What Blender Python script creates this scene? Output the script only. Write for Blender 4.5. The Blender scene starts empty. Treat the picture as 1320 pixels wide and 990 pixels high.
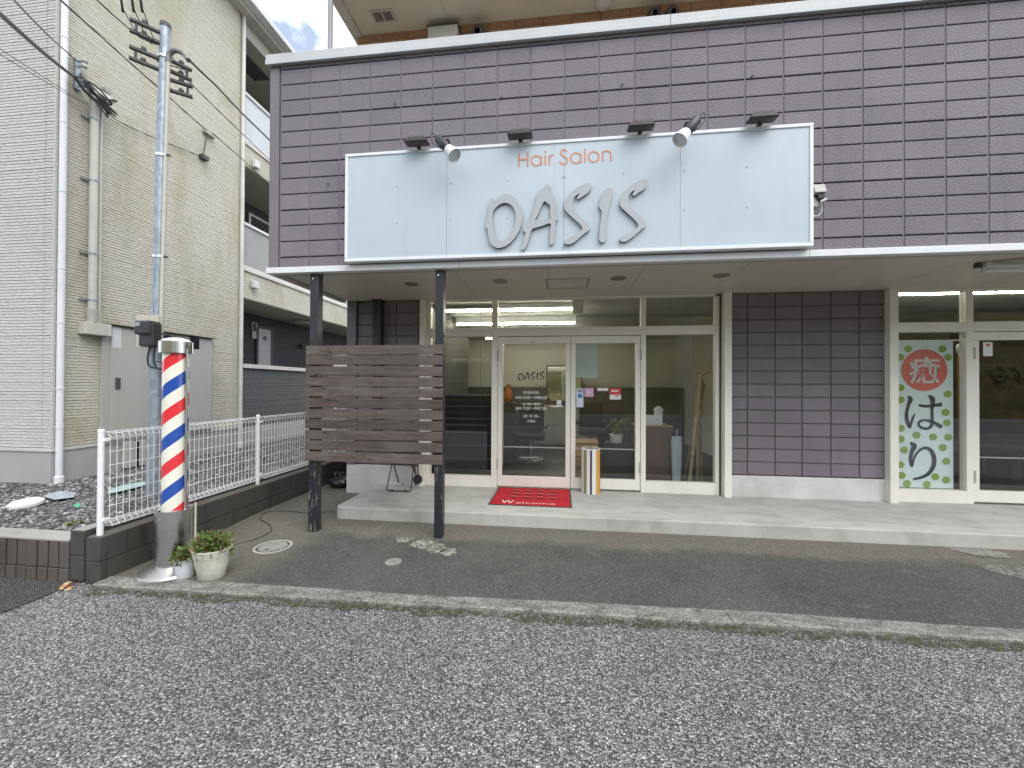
import bpy, bmesh, math, random
from math import radians, sin, cos, pi
from mathutils import Vector, Matrix, noise
random.seed(7)
SC = bpy.context.scene
COL = SC.collection

# ------------------------------------------------------------------ camera
F, CX, CY = 520.0, 660.0, 495.0            # focal length and centre in photo pixels (1320 x 990)
CAM = Vector((0, 0, 1.5))
RIGHT = Vector((0.99296, 0.11839, 0.00467)).normalized()
FWD = Vector((-0.11842, 0.99294, 0.00713)); FWD = (FWD - RIGHT*FWD.dot(RIGHT)).normalized()
UP = RIGHT.cross(FWD)
cd = bpy.data.cameras.new('camera'); cam = bpy.data.objects.new('camera', cd); COL.objects.link(cam)
m3 = Matrix((RIGHT, UP, -FWD)).transposed()
cam.matrix_world = Matrix.Translation(CAM) @ m3.to_4x4()
cd.sensor_fit = 'HORIZONTAL'; cd.sensor_width = 36; cd.lens = F*36/1320
cd.clip_start = 0.02; cd.clip_end = 1000
SC.camera = cam

# ------------------------------------------------------------------ sky, sun, exposure
SUN_EL, SUN_AZ = radians(50), radians(138)     # azimuth: clockwise from +Y
w = bpy.data.worlds.new('World'); SC.world = w; w.use_nodes = True
nt = w.node_tree; nt.nodes.clear()
def wn(t): return nt.nodes.new(t)
out = wn('ShaderNodeOutputWorld'); bg = wn('ShaderNodeBackground'); bg.inputs[1].default_value = 0.13
sky = wn('ShaderNodeTexSky'); sky.sky_type = 'NISHITA'; sky.sun_disc = False
sky.sun_elevation = SUN_EL; sky.sun_rotation = SUN_AZ; sky.dust_density = 1.5
tc = wn('ShaderNodeTexCoord'); n1 = wn('ShaderNodeTexNoise'); n1.inputs['Scale'].default_value = 7.0
n1.inputs['Detail'].default_value = 7; n1.inputs['Roughness'].default_value = 0.55
rp = wn('ShaderNodeValToRGB'); rp.color_ramp.elements[0].position = 0.37; rp.color_ramp.elements[1].position = 0.53; rp.color_ramp.elements[0].color = (.22, .22, .22, 1)
mx = wn('ShaderNodeMix'); mx.data_type = 'RGBA'
mx.inputs[7].default_value = (7.9, 8.3, 9.0, 1)
cmp_ = wn('ShaderNodeMapping'); cmp_.inputs['Location'].default_value = (0, 0, 0); nt.links.new(tc.outputs['Generated'], cmp_.inputs[0]); nt.links.new(cmp_.outputs[0], n1.inputs['Vector']); nt.links.new(n1.outputs['Fac'], rp.inputs['Fac'])
nt.links.new(rp.outputs['Color'], mx.inputs[0]); nt.links.new(sky.outputs[0], mx.inputs[6])
nt.links.new(mx.outputs[2], bg.inputs[0]); nt.links.new(bg.outputs[0], out.inputs[0])
sl = bpy.data.lights.new('sun', 'SUN'); sl.energy = 1.45; sl.angle = radians(50); sl.color = (1, .965, .91)
so = bpy.data.objects.new('sun', sl); COL.objects.link(so)
sd = Vector((sin(SUN_AZ)*cos(SUN_EL), cos(SUN_AZ)*cos(SUN_EL), sin(SUN_EL)))
so.rotation_euler = sd.to_track_quat('Z', 'Y').to_euler(); so.location = (0, -5, 12)
SC.view_settings.view_transform = 'Standard'; SC.view_settings.look = 'None'
SC.view_settings.exposure = 0.83; SC.view_settings.gamma = 1.0; SC.view_settings.use_curve_mapping = False
SC.cycles.max_bounces = 10; SC.cycles.diffuse_bounces = 5; SC.cycles.glossy_bounces = 4
SC.cycles.transparent_max_bounces = 24; SC.cycles.sample_clamp_indirect = 6
SC.cycles.caustics_reflective = False; SC.cycles.caustics_refractive = False

# ------------------------------------------------------------------ pixel -> place
def W(x, y, **k):
    v = RIGHT*((x-CX)/F) - UP*((y-CY)/F) + FWD
    a, val = list(k.items())[0]; i = 'XYZ'.index(a)
    return CAM + v*((val-CAM[i])/v[i])

# ------------------------------------------------------------------ material helpers
MATS = {}
class NT:
    def __init__(s, name):
        s.m = bpy.data.materials.new(name); s.m.use_nodes = True; s.t = s.m.node_tree; s.t.nodes.clear()
        s.o = s.t.nodes.new('ShaderNodeOutputMaterial'); s._pos = None
    def n(s, t, **kw):
        x = s.t.nodes.new(t)
        for k, v in kw.items(): setattr(x, k, v)
        return x
    def l(s, a, b): s.t.links.new(a, b)
    def put(s, sock, v):
        if hasattr(v, 'node'): s.l(v, sock)
        else:
            if isinstance(v, (tuple, list)) and len(v) == 3 and sock.type == 'RGBA': v = tuple(v)+(1,)
            sock.default_value = v
    def pos(s, scale=None):
        if s._pos is None: s._pos = s.n('ShaderNodeNewGeometry').outputs['Position']
        if scale is None: return s._pos
        mp = s.n('ShaderNodeMapping'); s.l(s._pos, mp.inputs[0]); mp.inputs['Scale'].default_value = scale
        return mp.outputs[0]
    def noise(s, scale, detail=4, rough=.55, vec=None, stretch=None, dist=0):
        x = s.n('ShaderNodeTexNoise'); s.l(vec if vec is not None else s.pos(stretch), x.inputs['Vector'])
        x.inputs['Scale'].default_value = scale; x.inputs['Detail'].default_value = detail
        x.inputs['Roughness'].default_value = rough; x.inputs['Distortion'].default_value = dist
        return x.outputs['Fac']
    def vor(s, scale, out='Color', feature='F1', vec=None, rand=1):
        x = s.n('ShaderNodeTexVoronoi', feature=feature); s.l(vec if vec is not None else s.pos(), x.inputs['Vector'])
        x.inputs['Scale'].default_value = scale; x.inputs['Randomness'].default_value = rand
        return x.outputs[out]
    def ramp(s, fac, stops):
        r = s.n('ShaderNodeValToRGB'); s.l(fac, r.inputs[0]); e = r.color_ramp.elements
        while len(e) < len(stops): e.new(0.5)
        for i, (p, c) in enumerate(stops):
            e[i].position = p; e[i].color = (c, c, c, 1) if not isinstance(c, tuple) else c+(1,)
        return r.outputs[0]
    def mix(s, f, a, b, mode='MIX'):
        x = s.n('ShaderNodeMix', data_type='RGBA', blend_type=mode); x.clamp_factor = True
        s.put(x.inputs[0], f); s.put(x.inputs[6], a); s.put(x.inputs[7], b); return x.outputs[2]
    def math(s, op, a, b=0.0, c=None):
        x = s.n('ShaderNodeMath', operation=op); s.put(x.inputs[0], a); s.put(x.inputs[1], b)
        if c is not None: s.put(x.inputs[2], c)
        return x.outputs[0]
    def bump(s, h, strength=.3, dist=.01, nrm=None):
        b = s.n('ShaderNodeBump'); s.put(b.inputs['Strength'], strength); b.inputs['Distance'].default_value = dist
        s.l(h, b.inputs['Height'])
        if nrm is not None: s.l(nrm, b.inputs['Normal'])
        return b.outputs[0]
    def bsdf(s, col, rough=.6, nrm=None, metal=0., spec=.5, **kw):
        b = s.n('ShaderNodeBsdfPrincipled'); s.put(b.inputs['Base Color'], col); s.put(b.inputs['Roughness'], rough)
        s.put(b.inputs['Metallic'], metal); b.inputs['Specular IOR Level'].default_value = spec
        if nrm is not None: s.l(nrm, b.inputs['Normal'])
        for k, v in kw.items(): s.put(b.inputs[k], v)
        s.l(b.outputs[0], s.o.inputs[0]); return b

def plain(name, col, rough=.55, var=.12, scale=3., fine=60., bump=.08, metal=0., spec=.4, dirt=0., dirtcol=None, stretch=None, rand=0., bdist=.004):
    """a painted or raw surface: colour with broad and fine variation, soft relief and stains"""
    if name in MATS: return MATS[name]
    t = NT(name)
    a = t.noise(scale, 5, .6, stretch=stretch); b = t.noise(fine, 3, .6)
    f = t.math('ADD', t.math('MULTIPLY', a, .65), t.math('MULTIPLY', b, .35))
    lo = tuple(c*(1-var*1.4) for c in col); hi = tuple(min(1, c*(1+var)) for c in col)
    c = t.ramp(f, [(.3, lo), (.7, hi)])
    if rand:
        oi = t.n('ShaderNodeObjectInfo').outputs['Random']
        k = t.math('ADD', t.math('MULTIPLY', oi, rand*2), 1-rand)
        c = t.mix(1., c, k, 'MULTIPLY')
    if dirt:
        d = t.ramp(t.noise(scale*1.7, 6, .65, stretch=(1, 1, .35), dist=.4), [(.48, 0.), (.72, 1.)])
        c = t.mix(t.math('MULTIPLY', d, dirt), c, dirtcol or tuple(x*.45 for x in col))
    r = t.math('ADD', t.math('MULTIPLY', b, .2), rough-.1)
    nrm = t.bump(b, bump, bdist) if bump else None
    t.bsdf(c, r, nrm, metal, spec)
    MATS[name] = t.m; return t.m

def flat(name, col, rough=.6, spec=.3, metal=0.): return plain(name, col, rough, .03, 8., 40., 0., metal, spec)

def emit(name, col, s):
    if name in MATS: return MATS[name]
    t = NT(name); e = t.n('ShaderNodeEmission'); t.put(e.inputs[0], col); e.inputs[1].default_value = s
    t.l(e.outputs[0], t.o.inputs[0]); MATS[name] = t.m; return t.m

# ---- special materials
def mk_coarse():
    t = NT('coarse_asphalt'); v = t.pos((1, 1, 0))
    wv = t.n('ShaderNodeVectorMath', operation='ADD'); t.l(v, wv.inputs[0])
    nn = t.n('ShaderNodeTexNoise'); nn.inputs['Scale'].default_value = 45; t.l(v, nn.inputs['Vector'])
    sc = t.n('ShaderNodeVectorMath', operation='SCALE'); t.l(nn.outputs['Color'], sc.inputs[0]); sc.inputs['Scale'].default_value = .012
    t.l(sc.outputs[0], wv.inputs[1]); v = wv.outputs[0]
    vc = t.vor(97, 'Color', vec=v); vd = t.vor(97, 'Distance', vec=v)
    sep = t.n('ShaderNodeSeparateColor'); t.l(vc, sep.inputs[0])
    v2 = t.vor(150, 'Color', vec=v); s2 = t.n('ShaderNodeSeparateColor'); t.l(v2, s2.inputs[0])
    g = t.ramp(sep.outputs[0], [(0, (.075, .074, .072)), (.3, (.18, .178, .173)), (.7, (.33, .326, .317)), (.92, (.47, .463, .447)), (1, (.66, .65, .62))])
    g2 = t.ramp(s2.outputs[1], [(0, .75), (1, 1.25)])
    c = t.mix(1., g, g2, 'MULTIPLY')
    gap = t.ramp(vd, [(.42, 1.), (.78, .0)])
    c = t.mix(gap, (.055, .054, .056), c)
    big = t.ramp(t.noise(.7, 6, .6, dist=.5), [(.3, .78), (.7, 1.15)])
    c = t.mix(1., c, big, 'MULTIPLY')
    moss = t.ramp(t.noise(2.6, 6, .7), [(.62, 0.), (.78, .55)])
    c = t.mix(moss, c, t.mix(1., c, (.62, .60, .50), 'MULTIPLY'))
    h = t.math('SUBTRACT', t.math('MULTIPLY', sep.outputs[1], .6), t.math('MULTIPLY', vd, 1.3))
    t.bsdf(c, t.math('ADD', t.math('MULTIPLY', sep.outputs[2], .35), .5), t.bump(h, .9, .010), spec=.35)
    return t.m
def mk_fine():
    t = NT('fine_asphalt'); v = t.pos((1, 1, 0))
    vc = t.vor(190, 'Color', vec=v); s = t.n('ShaderNodeSeparateColor'); t.l(vc, s.inputs[0])
    vd = t.vor(190, 'Distance', vec=v)
    g = t.ramp(s.outputs[0], [(0, (.042, .042, .038)), (.6, (.074, .074, .067)), (.95, (.115, .115, .104)), (1, (.26, .257, .235))])
    big = t.ramp(t.noise(1.1, 7, .65, dist=.6), [(.28, .78), (.72, 1.28)])
    c = t.mix(1., g, big, 'MULTIPLY')
    # worn, brownish cement skin where the apron meets the shop step and the alley (by place on the ground)
    sp = t.n('ShaderNodeSeparateXYZ'); t.l(t.pos(), sp.inputs[0])
    wob = t.math('MULTIPLY', t.math('SUBTRACT', t.noise(2.2, 7, .65), .5), .55)
    edge = t.math('ADD', sp.outputs[1], wob)
    band = t.ramp(t.math('SUBTRACT', edge, 3.0), [(.86, 0.), (1.0, 1.)])
    alley = t.ramp(t.math('SUBTRACT', t.math('MULTIPLY', sp.outputs[0], -1), t.math('ADD', 2.0, wob)), [(.28, 0.), (.62, 1.)])
    k = t.math('MAXIMUM', band, alley)
    cem = t.ramp(t.noise(26, 6, .7), [(.3, (.095, .088, .070)), (.7, (.195, .182, .148))])
    cem = t.mix(.45, cem, t.mix(1., g, (1.8, 1.68, 1.4), 'MULTIPLY'))
    c = t.mix(t.math('MULTIPLY', k, .85), c, cem)
    st = t.ramp(t.noise(3.1, 8, .7, dist=.8), [(.60, 0.), (.74, .6)])
    c = t.mix(st, c, (.21, .205, .19))
    h = t.math('SUBTRACT', t.math('MULTIPLY', s.outputs[1], .5), vd)
    t.bsdf(c, .82, t.bump(h, .55, .004), spec=.3); return t.m
def mk_concrete(name, col, streak=.5, grain=120):
    t = NT(name)
    a = t.noise(2.2, 8, .62, dist=.5); b = t.noise(grain, 4, .6); s = t.noise(3., 6, .6, stretch=(1, 3.5, .6), dist=.6)
    f = t.math('ADD', t.math('MULTIPLY', a, .6), t.math('MULTIPLY', b, .4))
    c = t.ramp(f, [(.3, tuple(x*.72 for x in col)), (.52, col), (.72, tuple(min(1, x*1.16) for x in col))])
    d = t.ramp(s, [(.5, 0.), (.68, streak)])
    c = t.mix(d, c, tuple(x*y for x, y in zip(col, (.58, .56, .5))))
    pits = t.ramp(t.vor(38, 'Distance'), [(.0, 1.), (.07, 0.)])
    c = t.mix(t.math('MULTIPLY', pits, .35), c, (.1, .1, .09))
    h = t.math('ADD', b, t.math('MULTIPLY', a, .5))
    t.bsdf(c, .8, t.bump(h, .35, .004), spec=.3); return t.m
def mk_kerb():
    t = NT('kerb_concrete'); v = t.vor(150, 'Color'); s = t.n('ShaderNodeSeparateColor'); t.l(v, s.inputs[0])
    g = t.ramp(s.outputs[0], [(0, (.10, .098, .09)), (.5, (.21, .205, .19)), (.9, (.36, .35, .32)), (1, (.5, .49, .46))])
    w = t.ramp(t.noise(5.5, 8, .75, stretch=(1, 2.2, 1), dist=.8), [(.38, 0.), (.62, 1.)])
    c = t.mix(w, t.mix(1., g, (.50, .50, .47), 'MULTIPLY'), t.mix(.4, g, (.33, .325, .30)))
    c = t.mix(t.ramp(t.noise(2.1, 7, .7), [(.56, 0.), (.7, .7)]), c, (.085, .085, .07))
    t.bsdf(c, .85, t.bump(t.math('ADD', t.noise(55, 6, .7), s.outputs[1]), .6, .005), spec=.25); return t.m
def mk_stucco():
    t = NT('block_paint')
    a = t.noise(1.4, 6, .6); b = t.noise(75, 3, .55); c2 = t.noise(170, 2, .5)
    oi = t.n('ShaderNodeObjectInfo').outputs['Random']
    c = t.ramp(a, [(.3, (.183, .163, .178)), (.7, (.220, .195, .214))])
    c = t.mix(1., c, t.math('ADD', t.math('MULTIPLY', oi, .13), .935), 'MULTIPLY')
    run = t.ramp(t.noise(2.2, 7, .65, stretch=(3.2, 3.2, .28), dist=.3), [(.55, 0.), (.75, .42)])
    c = t.mix(run, c, (.135, .125, .128))
    h = t.math('ADD', b, t.math('MULTIPLY', c2, .5))
    t.bsdf(c, .62, t.bump(h, .75, .012), spec=.35); return t.m
def mk_siding(name, col, green=.5, dark=False):
    t = NT(name)
    rough = t.noise(16, 6, .7, stretch=(1, 1, 3.2)); a = t.noise(.8, 6, .6); f2 = t.noise(70, 3, .6)
    c = t.ramp(t.math('ADD', t.math('MULTIPLY', rough, .6), t.math('MULTIPLY', f2, .4)),
               [(.3, tuple(x*.74 for x in col)), (.7, tuple(min(1, x*1.12) for x in col))])
    al = t.ramp(t.noise(1.3, 7, .65, stretch=(1, 1, .5), dist=.5), [(.47, 0.), (.72, green)])
    c = t.mix(al, c, tuple(x*y for x, y in zip(col, (.66, .66, .50))))
    t.bsdf(c, .75, t.bump(rough, .9, .022), spec=.3); return t.m
def mk_wood(name, col, axis='X', gray=.5):
    t = NT(name); st = {'X': (.6, 14, 14), 'Z': (14, 14, .6)}[axis]
    oi = t.n('ShaderNodeObjectInfo').outputs['Random']
    mp = t.n('ShaderNodeMapping'); t.l(t.pos(), mp.inputs[0]); mp.inputs['Scale'].default_value = st
    sv = t.n('ShaderNodeVectorMath', operation='ADD'); t.l(mp.outputs[0], sv.inputs[0])
    cx = t.n('ShaderNodeCombineXYZ'); t.l(t.math('MULTIPLY', oi, 37.), cx.inputs[0]); t.l(cx.outputs[0], sv.inputs[1])
    g = t.noise(4.5, 8, .7, vec=sv.outputs[0], dist=1.6); k = t.noise(3.2, 4, .6)
    c = t.ramp(g, [(.30, tuple(x*.38 for x in col)), (.5, col), (.70, tuple(x*1.7 for x in col))])
    kn = t.ramp(t.vor(5.2, 'Distance', vec=t.pos((1, 1, 1.6))), [(.06, 1.), (.17, 0.)])
    c = t.mix(t.math('MULTIPLY', kn, .75), c, tuple(x*.3 for x in col))
    c = t.mix(t.ramp(k, [(.5, 0.), (.75, gray)]), c, tuple(x*1.5+.035 for x in col))
    sc = t.ramp(t.noise(9, 8, .8, dist=1.), [(.66, 0.), (.72, .7)])
    c = t.mix(sc, c, (.27, .255, .235))
    c = t.mix(1., c, t.math('ADD', t.math('MULTIPLY', oi, .4), .8), 'MULTIPLY')
    t.bsdf(c, .72, t.bump(g, .4, .006), spec=.3); return t.m
def mk_blackpost():
    t = NT('black_post_paint')
    a = t.ramp(t.noise(7, 8, .75, stretch=(2.6, 2.6, .5), dist=.7), [(.55, 0.), (.60, 1.)])
    sp = t.n('ShaderNodeSeparateXYZ'); t.l(t.pos(), sp.inputs[0])
    low = t.ramp(sp.outputs[2], [(.3, 1.), (1.0, .12)])
    c = t.mix(t.math('MULTIPLY', a, low), (.018, .019, .023), (.22, .205, .19))
    t.bsdf(c, .42, t.bump(t.noise(40, 5, .6, stretch=(2, 2, .3)), .25, .004), spec=.5); return t.m
def mk_glass(name, tint=(.955, .97, .955), refl=1.0):
    t = NT(name); tr = t.n('ShaderNodeBsdfTransparent'); tr.inputs[0].default_value = tint+(1,)
    gl = t.n('ShaderNodeBsdfGlossy'); gl.inputs['Roughness'].default_value = .006
    h = t.noise(.9, 2, .5); nb = t.bump(h, .02, .05); t.l(nb, gl.inputs['Normal'])
    fr = t.n('ShaderNodeFresnel'); fr.inputs[0].default_value = 1.55
    mxs = t.n('ShaderNodeMixShader'); gb = t.n('ShaderNodeNewGeometry').outputs['Backfacing']
    f = t.math('MULTIPLY', t.math('MULTIPLY', fr.outputs[0], 2.3*refl), t.math('SUBTRACT', 1.0, gb))   # both faces of the pane counted once
    t.l(t.math('MINIMUM', f, 1.0), mxs.inputs[0])
    t.l(tr.outputs[0], mxs.inputs[1]); t.l(gl.outputs[0], mxs.inputs[2]); t.l(mxs.outputs[0], t.o.inputs[0]); return t.m
def mk_stripes():
    t = NT('barber_stripes'); co = t.n('ShaderNodeTexCoord').outputs['Object']
    s = t.n('ShaderNodeSeparateXYZ'); t.l(co, s.inputs[0])
    ang = t.math('ARCTAN2', s.outputs[0], t.math('MULTIPLY', s.outputs[1], -1))      # 0 towards the street, + to the right
    u = t.math('SUBTRACT', t.math('DIVIDE', t.math('SUBTRACT', s.outputs[2], W(226, 642, Y=3.03).z), .426), t.math('MULTIPLY', ang, .165))
    f = t.math('FRACT', t.math('ADD', u, 8.0 + .5))
    c = t.n('ShaderNodeValToRGB'); c.color_ramp.interpolation = 'CONSTANT'; t.l(f, c.inputs[0]); e = c.color_ramp.elements
    cols = [(0, (.70, .035, .045)), (.24, (.78, .76, .66)), (.5, (.02, .075, .36)), (.75, (.78, .76, .66))]
    while len(e) < 4: e.new(.5)
    for i, (p, q) in enumerate(cols): e[i].position = p; e[i].color = q+(1,)
    b = t.bsdf(c.outputs[0], .18, None, spec=.5); b.inputs['Coat Weight'].default_value = .6; return t.m
def mk_standstripes():
    t = NT('stand_stripes'); co = t.n('ShaderNodeTexCoord').outputs['Object']
    s = t.n('ShaderNodeSeparateXYZ'); t.l(co, s.inputs[0])
    ang = t.math('ARCTAN2', s.outputs[0], t.math('MULTIPLY', s.outputs[1], -1))
    f = t.math('FRACT', t.math('ADD', t.math('DIVIDE', ang, 2*pi), .5))
    c = t.n('ShaderNodeValToRGB'); c.color_ramp.interpolation = 'CONSTANT'; t.l(f, c.inputs[0]); e = c.color_ramp.elements
    Wt, Pu, Gr, Or = (.72, .71, .68), (.07, .035, .085), (.25, .27, .11), (.62, .33, .075)
    cols = [(0, Or), (.1, Wt), (.22, Pu), (.27, Wt), (.36, Gr), (.42, Wt), (.475, Pu), (.51, Wt), (.575, Or), (.69, Pu), (.72, Wt), (.8, Gr), (.88, Wt), (.95, Pu)]
    while len(e) < len(cols): e.new(.5)
    for i, (p, q) in enumerate(cols): e[i].position = p; e[i].color = q+(1,)
    t.bsdf(c.outputs[0], .5, spec=.4); return t.m
def mk_gravel(name='gravel', sc=42):
    t = NT(name); v = t.pos()
    vc = t.vor(sc, 'Color', vec=v); s = t.n('ShaderNodeSeparateColor'); t.l(vc, s.inputs[0]); vd = t.vor(sc, 'Distance', vec=v)
    g = t.ramp(s.outputs[0], [(0, (.05, .05, .05)), (.5, (.13, .128, .125)), (.85, (.24, .235, .225)), (1, (.42, .41, .39))])
    c = t.mix(t.ramp(vd, [(.4, 0.), (.75, 1.)]), g, (.03, .03, .03))
    c = t.mix(1., c, t.ramp(t.noise(.9, 5, .6), [(.3, .75), (.7, 1.15)]), 'MULTIPLY')
    t.bsdf(c, .85, t.bump(t.math('MULTIPLY', vd, -1), .9, .015), spec=.25); return t.m
def mk_stones():
    t = NT('gravel_stone'); c = t.vor(23, 'Color'); s = t.n('ShaderNodeSeparateColor'); t.l(c, s.inputs[0])
    g = t.ramp(s.outputs[0], [(0, (.06, .06, .06)), (.55, (.16, .157, .15)), (.9, (.3, .295, .28)), (1, (.5, .49, .47))])
    t.bsdf(g, .85, t.bump(t.noise(90, 3), .3, .004), spec=.25); return t.m
def mk_leaf(name, a, b, c3=None):
    t = NT(name); c = t.vor(60, 'Color'); s = t.n('ShaderNodeSeparateColor'); t.l(c, s.inputs[0])
    st = [(0, a), (.8, b)] + ([(.97, c3)] if c3 else [])
    g = t.ramp(s.outputs[0], st)
    bs = t.bsdf(g, .5, spec=.35); bs.inputs['Subsurface Weight'].default_value = 0.; return t.m
def mk_hill():
    t = NT('hill_scrub'); a = t.noise(.5, 8, .7); b = t.noise(3.5, 8, .75)
    c = t.ramp(a, [(.3, (.10, .12, .04)), (.55, (.26, .22, .085)), (.72, (.36, .29, .13))])
    c = t.mix(1., c, t.ramp(b, [(.3, .4), (.7, 1.4)]), 'MULTIPLY')
    t.bsdf(c, .9, t.bump(b, 1., .3), spec=.1); return t.m
def mk_steel(name='brushed_steel', rough=.28, col=(.62, .62, .60)):
    t = NT(name); b = t.noise(30, 5, .7, stretch=(6, 6, .25)); d = t.noise(3, 6, .6)
    c = t.mix(t.ramp(d, [(.45, 0.), (.75, .5)]), col, tuple(x*.62 for x in col))
    t.bsdf(c, t.math('ADD', t.math('MULTIPLY', b, .16), rough-.08), t.bump(t.noise(1.6, 3), .05, .02), metal=1.); return t.m
def mk_galv():
    t = NT('galvanised'); v = t.vor(28, 'Color', vec=t.pos((1, 1, .5))); s = t.n('ShaderNodeSeparateColor'); t.l(v, s.inputs[0])
    c = t.ramp(s.outputs[0], [(0, (.24, .285, .325)), (1, (.38, .43, .475))])
    run = t.ramp(t.noise(2.5, 7, .65, stretch=(4, 4, .3)), [(.5, 0.), (.75, .5)])
    c = t.mix(run, c, (.28, .29, .29)); t.bsdf(c, .5, metal=.55, spec=.5); return t.m
def mk_sign():
    t = NT('sign_face'); a = t.noise(1.2, 6, .6); s = t.noise(2.5, 8, .65, stretch=(3.5, 1, .32), dist=.5)
    c = t.ramp(a, [(.3, (.43, .505, .555)), (.7, (.49, .56, .605))])
    c = t.mix(t.ramp(s, [(.55, 0.), (.78, .25)]), c, (.33, .37, .38))
    sp = t.ramp(t.vor(9, 'Distance'), [(0, 1.), (.035, 0.)])
    c = t.mix(t.math('MULTIPLY', sp, .35), c, (.3, .3, .3))
    t.bsdf(c, .35, t.bump(t.noise(1.6, 3), .04, .05), spec=.45); return t.m
COARSE = mk_coarse(); FINE = mk_fine(); STUCCO = mk_stucco()
SLABC = mk_concrete('step_concrete', (.435, .43, .40), .5); KERBC = mk_kerb()
BASEC = mk_concrete('white_base_concrete', (.63, .625, .60), .25); OLDBLK = mk_concrete('old_block', (.066, .063, .057), .8, 80)
CAPC = mk_concrete('cap_concrete', (.33, .32, .29), .5)
SIDE = mk_siding('siding_cream', (.62, .595, .505), .8); SIDEF = mk_siding('siding_grey', (.60, .60, .58), .12)
SIDED = mk_siding('siding_dark', (.085, .088, .09), .2); WOOD = mk_wood('weathered_board', (.090, .072, .062), 'X')
BPOST = mk_blackpost(); GLASS = mk_glass('window_glass'); STEEL = mk_steel('brushed_steel', .24, (.66, .66, .64)); GALV = mk_galv(); SIGNF = mk_sign()
STRIPE = mk_stripes(); STAND = mk_standstripes(); GRAVEL = mk_gravel(); STONE = mk_stones(); HILL = mk_hill()
LEAF = mk_leaf('pot_leaves', (.05, .10, .02), (.17, .24, .06), (.34, .12, .12)); WEED = mk_leaf('weed_leaves', (.09, .14, .03), (.24, .28, .07))
SHRUB = mk_leaf('shrub_leaves', (.05, .085, .025), (.26, .23, .085))
FRAME = plain('cream_aluminium', (.80, .775, .69), .42, .05, 2, 50, .03, 0, .4, .15)
WHITEP = plain('white_paint', (.72, .73, .735), .4, .05, 3, 50, .03, 0, .4, .12)
COPE = plain('coping_metal', (.52, .535, .535), .45, .08, 1.5, 40, .04, 0, .4, .25, (.36, .36, .35))
SOFF = plain('soffit_board', (.62, .585, .49), .36, .05, .8, 50, .03, 0, .3, .12)
BLACK = flat('black_plastic', (.02, .021, .024), .4, .5); DGREY = flat('dark_grey', (.07, .072, .075), .5)
BRONZE = flat('bronze_metal', (.05, .044, .038), .45, .5); GREYB = plain('cabinet_grey', (.42, .42, .385), .5, .06, 1.2, 40, .02, 0, .35, .2)
FOUND = plain('foundation', (.37, .365, .355), .75, .08, 1.2, 60, .1, 0, .3, .2)
PVC = plain('pvc_cream', (.52, .51, .44), .45, .06, 3, 30, .03, 0, .4, .2); PVCW = plain('pvc_white', (.68, .70, .72), .4, .05, 3, 30, .02, 0, .4, .15)
print('materials ok')

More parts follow.
